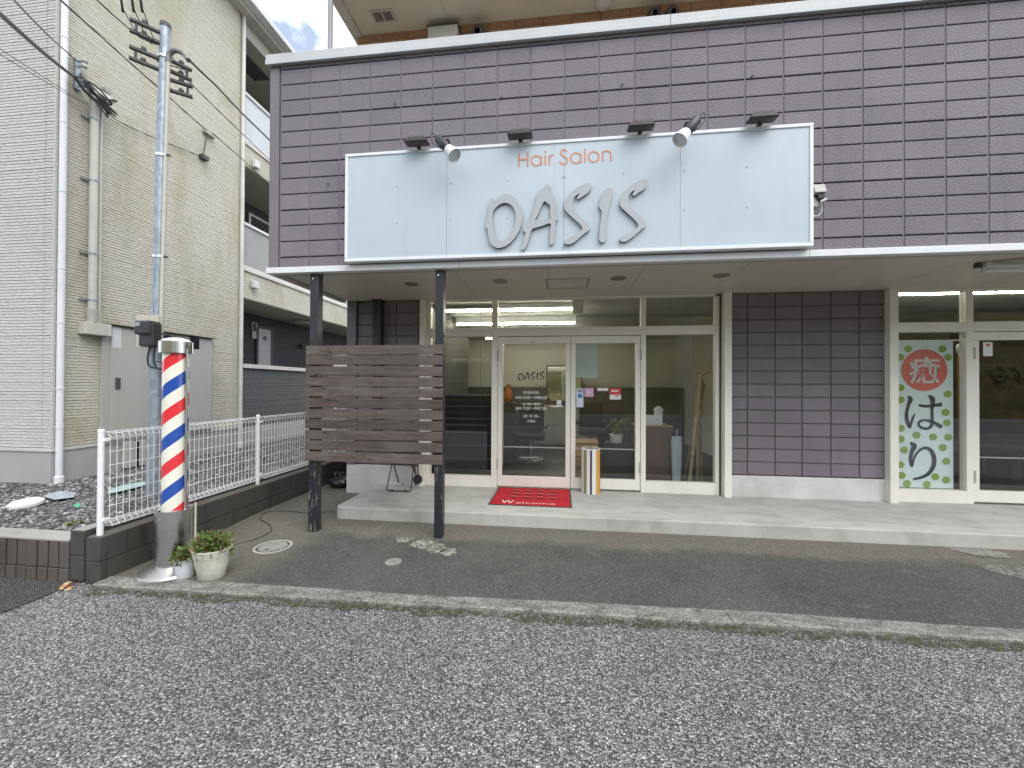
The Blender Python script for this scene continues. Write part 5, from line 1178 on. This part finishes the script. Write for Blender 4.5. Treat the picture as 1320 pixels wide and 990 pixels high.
bx('backrest', (fx-.17, fy+.32, ZT+.66), (fx+.17, fy+.35, ZT+.85), plain('chair_vinyl', (.06, .05, .045), .5), FC, .01)
for s in (-1, 1):
    for y in (fy, fy+.36): MB().lathe([(.014, -.015), (.014, .015)], (fx+s*.09, y, ZT+.014), 10, Matrix.Rotation(radians(90), 3, 'Y')).build('rubber_foot', BLACK, FC)
a = W(533, 600, Y=fy+.15); b = W(537, 618, Y=fy+.15)
TR = thing('hand_trolley', (b.x, fy+.15, ZT), 'small folded trolley with black wheel leaning beside the folding chair', 'trolley')
MB().lathe([(.012, -.018), (.055, -.018), (.062, -.012), (.062, .012), (.055, .018), (.012, .018)], (b.x+.015, fy+.15, b.z), 24, Matrix.Rotation(radians(80), 3, 'X')).build('wheel', BLACK, TR, smooth=40)
MB().tube([(b.x, fy+.15, b.z+.01), (a.x-.03, fy+.17, a.z+.10), (a.x-.10, fy+.20, a.z+.45)], .009, 8).build('frame_tube', RUS, TR, smooth=True)
MB().tube([(b.x+.02, fy+.19, b.z), (b.x-.02, fy+.19, b.z), (b.x-.09, fy+.22, a.z+.44)], .007, 8).build('frame_brace', RUS, TR, smooth=True)
# black bag in the alley
c = W(433, 631, Z=0); m = MB(); n1, n2 = 22, 14; cx_, cy_ = c.x, c.y+.16
BG = thing('black_bag', (cx_, cy_, 0), 'crumpled shiny black bag lying in the alley by the step', 'bag')
for i in range(n2+1):
    th = pi*i/n2
    for j in range(n1):
        ph = 2*pi*j/n1; d = Vector((sin(th)*cos(ph), sin(th)*sin(ph), cos(th)))
        r = 1+.22*noise.noise(d*2.2)+.10*noise.noise(d*6.5)
        m.v.append(Vector((cx_+d.x*.19*r, cy_+d.y*.15*r, max(.002, .075+d.z*.085*r))))
m.f = [(i*n1+j, i*n1+(j+1) % n1, (i+1)*n1+(j+1) % n1, (i+1)*n1+j) for i in range(n2) for j in range(n1)]
m.build('sack', plain('bag_film', (.014, .014, .016), .28, .2, 9, 40, .5, 0, .6), BG, smooth='all', sub=1)
m = MB()
for k in range(7): a = k*.9; m.tube(catmull([(cx_-.06, cy_-.02, .14), (cx_-.07+.03*cos(a), cy_+.03*sin(a), .19), (cx_-.06+.07*cos(a), cy_+.05*sin(a), .21), (cx_-.04+.09*cos(a), cy_+.07*sin(a), .17)], 3, False), .008, 5)
m.build('knot', BLACK, BG, smooth=True)
MB().tube(catmull([(cx_-.2, cy_-.05, .04), (cx_-.1, cy_-.16, .12), (cx_+.0, cy_-.1, .16), (cx_+.05, cy_-.04, .17)], 5, False), .010, 6).build('strap', BLACK, BG, smooth=True)
print('small things ok')

# ================================================================== BANNER AND WINDOW PRINT
BY = YG+.06
p0, p1 = W(1157, 439, Y=BY), W(1229, 630, Y=BY)
BN = thing('window_banner', ((p0.x+p1.x)/2, BY, p1.z), 'pale blue vertical banner with green dots and red circle inside the second shop window', 'banner')
bx('cloth', (p0.x, BY, p1.z), (p1.x, BY+.004, p0.z), plain('banner_blue', (.80, .90, .93), .6, .03, 3, 80, .03), BN)
MB().tube([(p0.x-.05, BY+.01, p0.z-.003), (p1.x+.08, BY+.01, p0.z-.003)], .008, 8).build('hanging_rod', WHITEP, BN, smooth=True)
bw = lambda x, y, d=.0: W(1150+x/4.711, 430+y/4.711, Y=BY-.003-d)
NG = (0, -1, 0); GRD = flat('dot_green', (.30, .42, .10), .6); BRD = flat('circle_red', (.78, .17, .15), .6); INK = flat('ink_slate', (.05, .055, .075), .6)
for x, y in ((97,93),(305,93),(50,144),(341,144),(52,329),(52,402),(337,366),(325,478),(333,541),(54,575),(149,616),(249,627),(340,629),(53,641),(74,707),(308,692),(50,796),(329,775),(58,861),(263,869),(328,889),(91,912),(211,916)):
    MB().disc(bw(x, y), .043, NG, 18, .0015).build('dot', GRD, BN)
c = bw(195, 222); rad = (bw(335, 222)-bw(55, 222)).length/2
MB().disc(c, rad, NG, 40, .0025).build('red_circle', BRD, BN)
text_mesh('癒', 'character', flat('ink_white', (.75, .72, .72), .6), BN, c+Vector((0, -.0045, 0)), rad*1.34, rad*1.32, 'front', .002, .012)
def brush(pts, ws, k=5):
    pp = catmull([(x, y, w_) for (x, y), w_ in zip(pts, ws)], k, False); return [bw(x, y, .002) for x, y, _ in pp], [w_/4.711/F*5.55 for _, _, w_ in pp]
ST = {'ha': [([(97,382),(112,398),(98,440),(88,485),(92,530),(107,574)], [10,22,15,15,17,10]), ([(107,574),(122,525),(138,488)], [10,13,5]), ([(163,433),(200,441),(250,437),(302,429)], [10,15,14,22]),
  ([(222,376),(246,398),(243,460),(244,525),(238,562),(212,577),(178,571),(162,551),(172,531),(205,526),(245,537),(278,553),(302,569)], [10,24,14,14,15,14,12,12,12,13,16,18,20])],
 'ri': [([(112,662),(134,682),(119,722),(113,765),(122,808)], [10,26,17,18,14]), ([(122,808),(136,752),(168,708),(205,694),(237,711),(255,752),(252,802),(226,846),(182,872),(130,884)], [8,9,12,15,18,20,20,18,15,10])]}
for k, ss in ST.items():
    m = MB()
    for pts, ws in ss: a, b = brush(pts, ws); m.ribbon(a, b, NG, .0015)
    m.build('character', INK, BN)
# door print
DYP = YG-.0125
WHT = flat('print_white', (.72, .72, .70), .5)
dc = lambda x, y: W(640+x/8.25, 440+y/8.25, Y=DYP)
def line(s, x0, x1, y, h):
    a, b = dc(x0, y), dc(x1, y); text_mesh(s, 'lettering', WHT, d1, (a+b)/2, (b-a).length, h/8.25/F*5.43, 'front', .0012, .006)
line('-営業時間-', 270, 465, 545, 32); line('AM10:00〜PM8:00', 197, 538, 598, 34); line('土・日・祝日', 277, 458, 668, 30); line('AM', 197, 262, 713, 34); line('9:00〜PM7:00', 282, 535, 713, 34); line('-定', 278, 330, 795, 30); line('休', 350, 382, 795, 30); line('日-', 402, 457, 795, 30); line('火曜日', 325, 411, 848, 30)
sx_, sy_ = (510-225)/(1234-85), (420-318)/(560-62)
for L in OAS.values():
    shape_mesh([catmull(q, 2) for q in L], lambda x, y: dc(225+(x-85)*sx_, 318+(y-62)*sy_), 'lettering', flat('ink_black', (.012, .012, .013), .5), d1, .0012)
# small row of white print on the left window (too small to read)
rnd = random.Random(6); m = MB()
for k in range(16):
    if k in (9,): continue
    a = W(583.5+k*2.4, 463.6, Y=YG-.004); wd = .018
    for j in range(4): 
        o_ = rnd.uniform(-.009, .009); 
        if j % 2: m.box((a.x+o_-.0015, YG-.0048, a.z-.014), (a.x+o_+.0015, YG-.0036, a.z+.014))
        else: m.box((a.x-.008, YG-.0049, a.z+o_-.0015), (a.x+.008, YG-.0037, a.z+o_+.0015))
tag(m.build('window_print', WHT, B), kind='stuff')
# notices on the right door leaf
def sheet_on(px0, py0, px1, py1, mat, name, par=d2, y=YG-.0125, th=.001):
    a, b = W(px0, py0, Y=y), W(px1, py1, Y=y); return bx(name, (a.x, y, b.z), (b.x, y+th, a.z), mat, par)
sheet_on(740.5, 443.5, 770, 487, flat('poster_pale', (.52, .60, .58), .5), 'poster', y=YG+.004)
s1 = sheet_on(743, 500.5, 752, 525, flat('notice_blue_white', (.62, .68, .76), .5), 'notice'); sheet_on(745, 507.5, 750.5, 513, flat('notice_blue', (.06, .22, .5), .5), 'notice_mark', s1, YG-.014)
for i in range(3):
    for j in range(2): sheet_on(745+i*2.2, 502+j*2.2, 746.6+i*2.2, 503.6+j*2.2, DGREY, 'notice_mark', s1, YG-.014)
s2 = sheet_on(753.5, 500, 765, 511.5, flat('notice_pink', (.66, .40, .58), .5), 'notice'); sheet_on(757, 505, 762, 507, WHT, 'notice_mark', s2, YG-.014)
s3 = sheet_on(786, 500.5, 800.5, 515, flat('sticker_white', (.75, .75, .75), .4), 'notice'); sheet_on(786, 500.5, 800.5, 509, flat('print_red', (.6, .06, .07), .5), 'notice_mark', s3, YG-.014); sheet_on(788, 503, 797, 505, WHT, 'notice_line', s3, YG-.0155); sheet_on(793, 508, 798, 511.5, flat('notice_rose', (.7, .3, .32), .5), 'notice_mark', s3, YG-.0155)
sheet_on(770, 500, 784, 504, WHT, 'notice'); 

# ================================================================== INSIDE THE SALON
TUBE = emit('lit_tube', (1, .97, .80), 30.0)
def tube_lamp(x0, x1, y, z, label, vis=True):
    t = thing('fluorescent_lamp', ((x0+x1)/2, y, z), label, 'lamp', 'lit fluorescent lamps inside the shops')
    bx('housing', (x0-.02, y-.035, z+.02), (x1+.02, y+.035, 2.78), WHITEP, t, .004)
    MB().tube([(x0, y, z), (x1, y, z)], .016, 10).build('tube', TUBE, t, smooth=True)
    for x in (x0-.02, x1+.005): bx('tube_end', (x, y-.02, z-.02), (x+.015, y+.02, z+.019), WHITEP, t)
e1_ = W(747, 397, Y=6.15).x; tube_lamp(-1.9, e1_, 6.15, W(640, 400, Y=6.15).z, 'lit fluorescent tube just behind the transom over the doors')
e2_ = W(741, 416, Y=7.3).x; tube_lamp(-1.9, e2_, 7.3, W(640, 417.5, Y=7.3).z, 'lit fluorescent tube deeper inside the salon above the doors')
tube_lamp(-1.7, .5, 9.2, 2.62, 'lit fluorescent tube added near the back wall to brighten the salon'); tube_lamp(4.1, 5.3, 6.0, W(1200, 378.5, Y=6.0).z, 'lit fluorescent tube behind the transom over the banner'); tube_lamp(5.36, 6.6, 6.0, W(1200, 378.5, Y=6.0).z, 'lit fluorescent tube behind the transom over the second shop door')  # back-wall tube is an added light for the salon interior
b0_ = W(818-70, 390, Y=5.75); bx('hanging_plate', (W(738, 390, Y=5.9).x, 5.9, W(738, 404, Y=5.9).z), (W(752, 390, Y=5.9).x, 5.93, 2.78), plain('plate_cream', (.45, .44, .36), .6), B)
# blind in the left window
BLM = flat('blind_slat', (.26, .26, .22), .5); BL = thing('window_blind', (-1.4, 5.62, 2.6), 'grey horizontal slatted blind hanging inside the left shop window', 'blind')
bx('head_box', (-1.80, 5.60, 2.62), (-.92, 5.65, 2.66), BLM, BL)
z = 2.60; k = 0; slatp = None
while z > 2.30:
    MB().box((-1.80, -.012, -.0008), (-.92, .012, .0008), Matrix.Translation((0, 5.625, z)) @ Matrix.Rotation(radians(12), 4, 'X')).build('slat', BLM, BL); z -= .035
for x in (-1.6, -1.12): MB().tube([(x, 5.625, 1.3), (x, 5.625, 2.62)], .002, 4).build('cord', DGREY, BL)
def cabinet(name, x0, x1, y0, y1, z1, mat, label, drawers=3, cat='cabinet', top=None):
    t = thing(name, ((x0+x1)/2, (y0+y1)/2, ZT), label, cat); bx('carcass', (x0, y0+.02, ZT+.006), (x1, y1, z1-.02), mat, t, .004); bx('top', (x0-.01, y0-.005, z1-.019), (x1+.01, y1, z1), top or mat, t, .004)
    h = (z1-.03-ZT-.05)/drawers
    for k in range(drawers): bx('drawer', (x0+.015, y0, ZT+.05+k*h+.006), (x1-.015, y0+.019, ZT+.05+(k+1)*h-.006), mat, t, .004)
    return t
PINE = mk_wood('pine_wood', (.36, .23, .11), 'X', .1); a, b = W(741, 570, Y=5.75), W(771, 612, Y=5.75)
cabinet('drawer_chest', a.x, b.x, 5.75, 6.2, a.z, PINE, 'light pine drawer chest just inside the right door leaf', 3)
a, b = W(825, 550, Y=6.0), W(867, 550, Y=6.0)
cabinet('counter', a.x-.05, b.x, 6.0, 6.5, W(850, 549, Y=6.0).z, plain('counter_brown', (.11, .065, .055), .5), 'dark brown reception counter with wooden top behind the right window', 1, 'counter', PINE)
ztp = W(850, 549, Y=6.0).z; a, b = W(826, 536, Y=6.05), W(854, 549, Y=6.05)
tw = thing('tissue_box', ((a.x+b.x)/2, 6.15, ztp), 'white box with a tissue standing on the brown counter', 'box')
bx('box', (a.x, 6.05, ztp+.001), (b.x, 6.25, ztp+.14), plain('box_white', (.66, .70, .70), .5), tw, .005); MB().lathe([(.07, 0), (.06, .05), (.075, .09), (.03, .13), (.002, .14)], ((a.x+b.x)/2+.12, 6.15, ztp+.14), 10).build('tissue', plain('tissue_white', (.62, .64, .64), .7), tw, smooth=60)
# pale wooden coat stand: a bundle of splayed poles
top = W(905, 482, Y=6.0); cs = thing('coat_stand', (top.x-.1, 6.0, ZT), 'pale wooden coat stand of splayed poles behind the right window', 'coat stand')
PALE = mk_wood('pale_birch', (.42, .33, .20), 'Z', .1); cmid = W(899, 530, Y=6.0)
for k, px in enumerate((887, 898, 904, 880)): f = W(px, 622, Y=5.95+.09*k); MB().tube([(f.x, 5.9+.10*k, ZT+.006), (cmid.x+.01*k, 6.0, cmid.z), (top.x+.03*(k-1), 6.0+.05*(k-1), top.z-.05*k)], [.022, .024, .018], 8).build('pole', PALE, cs, smooth=True)
MB().lathe([(.05, -.09), (.062, 0), (.05, .09)], (cmid.x+.015, 6.0, cmid.z), 12).build('joint', PALE, cs, smooth=True)
for s in (-1, 1): MB().tube([(top.x, 6.0, top.z-.02), (top.x+s*.10, 5.98, top.z+.03)], .012, 6).build('hook', PALE, cs, smooth=True)
# hanging apron / bag
a, b = W(866, 563, Y=5.9), W(881, 588, Y=5.9); ap = thing('hanging_towel', ((a.x+b.x)/2, 5.92, a.z), 'pale blue towel hanging at the counter end', 'towel'); m = MB(); n = 10
for lv in range(9):
    for k in range(n):
        an = 2*pi*k/n; t = lv/8; wv = .075*(1-.25*abs(t-.3))*(1+.2*noise.noise(Vector((k*1.3, lv*.6, 0)))); m.v.append(Vector(((a.x+b.x)/2+cos(an)*wv, 5.95+sin(an)*.03, a.z-t*(a.z-ZT-.02))))
m.f = [(l*n+k, l*n+(k+1) % n, (l+1)*n+(k+1) % n, (l+1)*n+k) for l in range(8) for k in range(n)]; m.build('cloth', plain('towel_blue', (.45, .50, .56), .8), ap, smooth='all')
MB().tube([((a.x+b.x)/2, 5.95, a.z-.02), ((a.x+b.x)/2+.01, 5.97, a.z+.10)], .004, 5).build('loop', WHITEP, ap)
# leafy plant on a stand behind the right leaf
c = W(795, 560, Y=6.3); pp = thing('potted_plant', (c.x, 6.3, ZT), 'spiky leafed house plant on a dark stand behind the right door', 'plant')
bx('stand', (c.x-.16, 6.18, ZT+.006), (c.x+.22, 6.5, c.z-.12), plain('stand_dark', (.03, .03, .03), .5), pp, .005); MB().lathe([(.08, c.z-.119), (.11, c.z)], (c.x, 6.32, 0), 20).build('pot', WHITEP, pp, smooth=35)
rnd = random.Random(3); m = MB()
for k in range(70):
    a = rnd.random()*6.28; l = rnd.uniform(.15, .34); o = Vector((c.x+rnd.uniform(-.05, .05), 6.32+rnd.uniform(-.05, .05), c.z)); d = Vector((cos(a), sin(a), 0)); u = Vector((-sin(a), cos(a), 0))*.010
    p1_, p2_ = o+d*l*.5+Vector((0, 0, l*.75)), o+d*l*.95+Vector((0, 0, l*rnd.uniform(.3, .9))); m.add([o-u, o+u, p1_+u, p1_-u, p2_], [(0, 1, 2, 3), (3, 2, 4)])
tag(m.build('leaves', WEED, pp), kind='stuff')
wbn = thing('dark_backing', (-1.42, 5.95, ZT), 'long black added bench with high back behind the left window', 'backing'); BKF = plain('backing_black', (.012, .012, .013), .5)  # added black board and box, keeping the room dark behind the glass
bx('backrest', (-1.92, 5.78, ZT+.006), (-.97, 5.86, 1.38), BKF, wbn, .02); bx('seat', (-1.92, 5.865, ZT+.006), (-.97, 6.35, ZT+.42), BKF, wbn, .02)
for k in range(5): bx('backing_line', (-1.90, 5.765, .45+k*.19), (-.99, 5.779, .46+k*.19), DGREY, wbn)
def barber_chair(x, y, label):
    t = thing('styling_chair', (x, y, ZT), label, 'chair', 'styling chairs in the salon'); S = plain('chair_black', (.025, .022, .02), .35)
    MB().lathe([(.28, ZT+.006), (.27, ZT+.03), (.06, ZT+.06), (.05, ZT+.38)], (x, y, 0), 24).build('base', STEEL, t, smooth=35); bx('seat', (x-.27, y-.27, ZT+.38), (x+.27, y+.25, ZT+.52), S, t, .04)
    bx('backrest', (x-.24, y+.20, ZT+.50), (x+.24, y+.32, ZT+1.05), S, t, .04); 
    for s in (-1, 1): bx('armrest', (x+s*.29-.03, y-.2, ZT+.60), (x+s*.29+.03, y+.22, ZT+.66), S, t, .015)
    bx('footrest', (x-.18, y-.5, ZT+.10), (x+.18, y-.36, ZT+.13), STEEL, t, .01)
barber_chair(-.55, 7.6, 'black styling chair seen through the left door leaf'); barber_chair(.65, 8.6, 'black styling chair further back behind the plant')
a = W(655, 505, Y=7.2); rb = thing('orange_vase', (a.x, 7.2, ZT), 'orange ornament on a tall stand inside the left door', 'ornament'); bx('stand', (a.x-.12, 7.1, ZT+.006), (a.x+.12, 7.35, 1.22), plain('stand_dark', (.03, .03, .03), .5), rb, .004); MB().lathe([(.05, 1.221), (.09, 1.30), (.07, 1.42), (.035, 1.5), (.05, 1.54)], (a.x, 7.22, 0), 20).build('vase', plain('vase_orange', (.40, .12, .04), .3), rb, smooth=50)
WC = plain('wall_cabinet_grey', (.30, .30, .27), .5)
cabinet('mirror_counter', -.75, .9, 9.6, 10.1, 1.05, WC, 'grey mirror counter along the back of the salon', 2, 'counter'); bx('back_panel', (-2.8, 10.2, ZT), (2.95, 10.98, 1.5), DARKI, B)
mr = thing('wall_mirror', (.1, 10.18, 1.2), 'framed mirror on the back wall of the salon', 'mirror'); bx('frame', (-.35, 10.16, 1.12), (.55, 10.199, 2.05), BRONZE, mr, .005); bx('glass', (-.31, 10.152, 1.16), (.51, 10.159, 2.01), mk_steel('mirror', .05, (.7, .7, .7)), mr)
MB().tube([(-1.0, 7.0, ZT), (-1.0, 7.0, 2.7)], .02, 10).build('room_pole', WHITEP, B, smooth=True)
# second shop: wooden pole and tiled partition behind the banner
bx('tile_partition', (4.85, 6.6, ZT), (5.0, 10.9, 2.0), plain('partition_grey', (.30, .30, .29), .6, .1), B)
a = W(1237.5, 460, Y=5.75); wp = thing('wooden_pole', (a.x, 5.75, ZT), 'orange-brown wooden pole with a pale knob beside the banner', 'pole'); bx('shaft', (a.x-.018, 5.74, ZT+.006), (a.x+.018, 5.77, a.z), mk_wood('orange_wood', (.36, .16, .05), 'Z', .05), wp, .003); MB().lathe([(.008, 0), (.02, .05), (.035, .10), (.03, .15), (.004, .17)], (a.x, 5.755, a.z+.0), 14).build('knob', WHITEP, wp, smooth=60)
for zz in range(9): bx('partition_tile', (4.852, 6.585, ZT+.2+zz*.19), (4.998, 6.598, ZT+.38+zz*.19), plain('tile_pale', (.40, .40, .39), .5), B, .002)
bd = thing('treatment_bed', (6.1, 7.2, ZT), 'low dark treatment bed inside the second shop', 'bed'); bx('mattress', (5.3, 6.8, ZT+.40), (6.9, 7.5, ZT+.52), plain('bed_dark', (.06, .06, .06), .5), bd, .03); 
for x in (5.4, 6.8):
    for y in (6.9, 7.4): bx('leg', (x-.03, y-.03, ZT+.006), (x+.03, y+.03, ZT+.40), DGREY, bd)

# ================================================================== ACROSS THE ROAD (seen mirrored in the glass)
m = MB(); nx, ny = 90, 26
for i in range(nx+1):
    for j in range(ny+1):
        x = -60+120*i/nx; t = j/ny; y = -13-22*t; z = -.05+10.5*(t**.8)+.9*noise.noise(Vector((x*.2, y*.25, 0)))*min(1, t*6)+.35*noise.noise(Vector((x*.8, y*.8, 3)))*min(1, t*6); m.v.append(Vector((x, y, z)))
m.f = [(i*(ny+1)+j, (i+1)*(ny+1)+j, (i+1)*(ny+1)+j+1, i*(ny+1)+j+1) for i in range(nx) for j in range(ny)]
hl = struct(m.build('hillside', HILL, smooth='all'))
rnd = random.Random(12); m = MB()
for k in range(130):
    t = rnd.random(); x = rnd.uniform(-32, 36); y = -13.5-20*t; z = 10.5*(t**.8); leafball(m, (x, y, z+.4), rnd.uniform(.8, 1.9), rnd.uniform(.8, 1.7), rnd.uniform(.6, 1.5), 150, .30, rnd)
tag(m.build('hill_shrubs', SHRUB), 'scrubby green and tan bushes covering the hillside across the road', 'bushes', kind='stuff')
up = W(885, 500, Y=14); PX_, PY_ = up.x, 2*YG-14
UPL = thing('concrete_utility_pole', (PX_, PY_, ZL), 'tall grey concrete utility pole by the road, mirrored in the shop window', 'pole')
MB().tube([(PX_, PY_, ZL-.1), (PX_, PY_, 10)], [.17, .13], 20).build('shaft', plain('pole_concrete', (.34, .34, .33), .8, .1, 2, 60, .2), UPL, smooth=True)
MB().lathe([(.175, 1.4), (.175, 2.2)], (PX_, PY_, 0), 20).build('wrap', plain('wrap_grey', (.22, .22, .22), .7), UPL, smooth=40); bx('crossarm', (PX_-.9, PY_-.05, 9.2), (PX_+.9, PY_+.05, 9.3), GALV, UPL)
print('all ok', len(bpy.data.objects))
